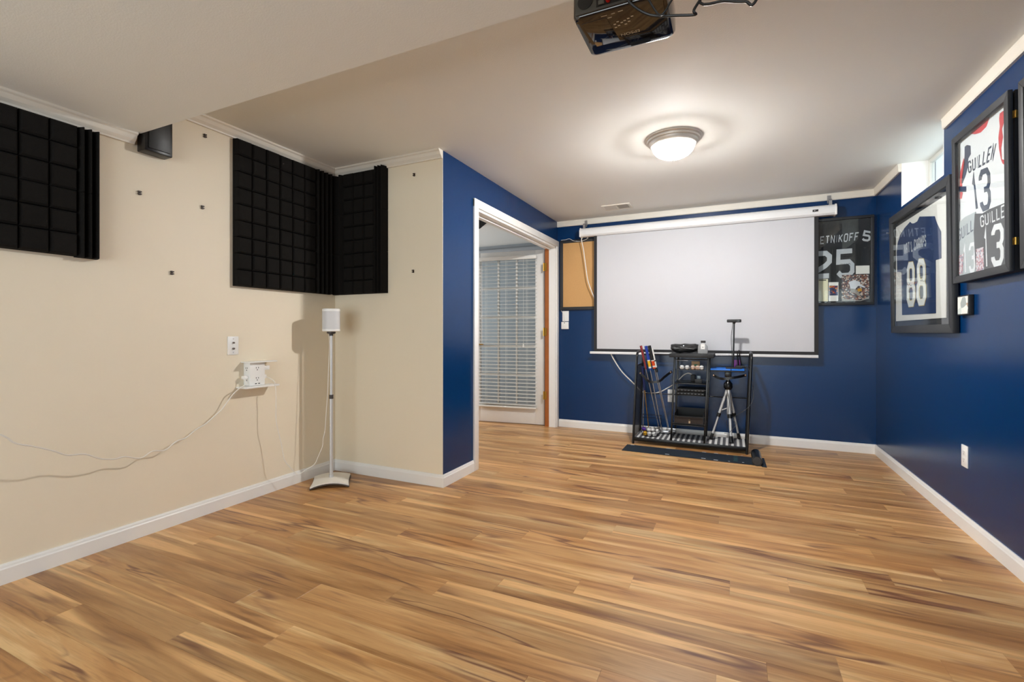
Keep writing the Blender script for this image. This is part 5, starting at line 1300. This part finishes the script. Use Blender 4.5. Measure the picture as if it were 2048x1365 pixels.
cable('sensor_wire', 'thin grey wire looping from the tripod out past the right side of the rack',
      [tuple(ZR(905, 1020, 4.78)), tuple(ZR(940, 1020, 4.72)), tuple(ZR(1000, 950, 4.72)), tuple(ZR(975, 900, 4.74)), tuple(ZR(1010, 870, 4.70)), tuple(ZR(1060, 840, 4.63)), tuple(ZR(1110, 800, 4.625)), tuple(ZR(1140, 745, 4.64)), tuple(ZR(1145, 660, 4.70)), tuple(ZR(1125, 560, 4.78)), (0.115, 4.86, 0.760), (0.080, 4.86, 0.752)], 0.0020, mat('grey_cable', (70, 74, 80), 0.5))
# router with two antennas, purple card
c = ZR(1040, 478, 4.87)
rt = thing('wireless_router', 'small black router with two tilted antennas on the blue tray', 'router', (c.x, 4.88, zq))
MB().box(c.x - 0.045, c.x + 0.040, 4.855, 4.925, zq + 0.0003, zq + 0.022).build('body', M_BLACKW, rt, bevel=0.003)
for a0, a1 in (((1022, 470), (1010, 338)), ((1046, 480), (1024, 333))):
    p0_, p1_ = ZR(*a0, 4.90), ZR(*a1, 4.90); p0_.z = zq + 0.018
    MB().tube([p0_, p1_], [0.0055, 0.0045], 8).build('antenna', M_BLACK, rt, smooth=True)
pa, pb = ZR(985, 415, 4.94), ZR(1035, 462, 4.94)
tag(MB().box(pa.x, pb.x, 4.930, 4.944, zq + 0.0003, pa.z).build('purple_box', mat('purple_card', (110, 34, 120), 0.45, var=0.2, scale=30), bevel=0.001), 'small purple box at the back of the blue tray', 'box')

# ---- putting mat on the floor
ma = [on_z(1254, 889.6), on_z(1244.5, 901.7), on_z(1528.6, 933.6)]
mx0, my0, my1 = -0.920, 4.312, 4.575
pm = thing('putting_mat', 'long dark putting mat on the wood floor with its end rolled up', 'putting mat', (-0.36, 4.44, 0))
M_MAT = mat('charcoal_mat', (34, 42, 52), 0.9, spec=0.2, var=0.15, scale=80, bump=0.5, bscale=300)
m = MB()
def mp_(x, y): return Vector((x, y - 0.028 * (x - mx0), 0))
mxe = 0.165
a, b_, c_, d_ = mp_(mx0, my0 + 0.015), mp_(mxe, my0 + 0.015), mp_(mxe, my1), mp_(mx0, my1)
m.prism([a, b_, c_, d_], (0, 0, 0.004)); m.build('mat_sheet', M_MAT, pm)
M_MK = mat('white_mark', (206, 210, 214), 0.7)
for u, v in ((440, 1148), (432, 1196), (737, 1179), (731, 1230), (836, 1189), (834, 1244), (145, 1119)):
    q = on_z(1230 + u / 4.136, 620 + v / 4.136, 0.004)
    MB().box(q.x - 0.017, q.x + 0.017, q.y - 0.006, q.y + 0.006, 0.0040, 0.0047).build('distance_mark', M_MK, pm)
for u, v in ((930, 1200), (943, 1254), (1050, 1208), (1060, 1264)):
    q = on_z(1230 + u / 4.136, 620 + v / 4.136, 0.004)
    MB().box(q.x - 0.007, q.x + 0.007, q.y - 0.004, q.y + 0.004, 0.0040, 0.0047).build('small_mark', M_MK, pm)
M_GRN = mat('dull_green_print', (30, 84, 84), 0.8)
for k in range(5):
    q = on_z(1230 + 997 / 4.136, 620 + (1210 + 10 * k) / 4.136, 0.004)
    MB().box(q.x - 0.016 + 0.003 * (k % 2), q.x + 0.016, q.y - 0.008, q.y + 0.006, 0.0040, 0.0045).build('green_logo_bar', M_GRN, pm)
ra, rb = Vector((0.172, my0 - 0.028 * 1.09 - 0.004, 0.0385)), Vector((0.172, my1 - 0.028 * 1.09 + 0.010, 0.0385))
m = MB()
m.tube([ra, rb], 0.038, 24); m.build('rolled_end', mat('black_roll_vinyl', (8, 8, 9), 0.25, var=0.1), pm, smooth=True)
m = MB().lathe(ra + Vector((0, 0.0, 0)), [(0.030, 0.0), (0.030, 0.0015), (0.024, 0.002), (0.024, 0.0005), (0.014, 0.0005), (0.014, 0.002), (0.006, 0.0022), (0.001, 0.0022)], 20, (0, -1, 0))
m.build('roll_core', mat('roll_core_dark', (48, 46, 46), 0.5), pm, smooth=True)
m = MB().prism([(0.205, ra.y - 0.012, 0.0), (0.240, ra.y - 0.018, 0.0), (0.235, rb.y, 0.0), (0.200, rb.y, 0.0)], (0, 0, 0.005)); m.build('mat_tail', M_MAT, pm)
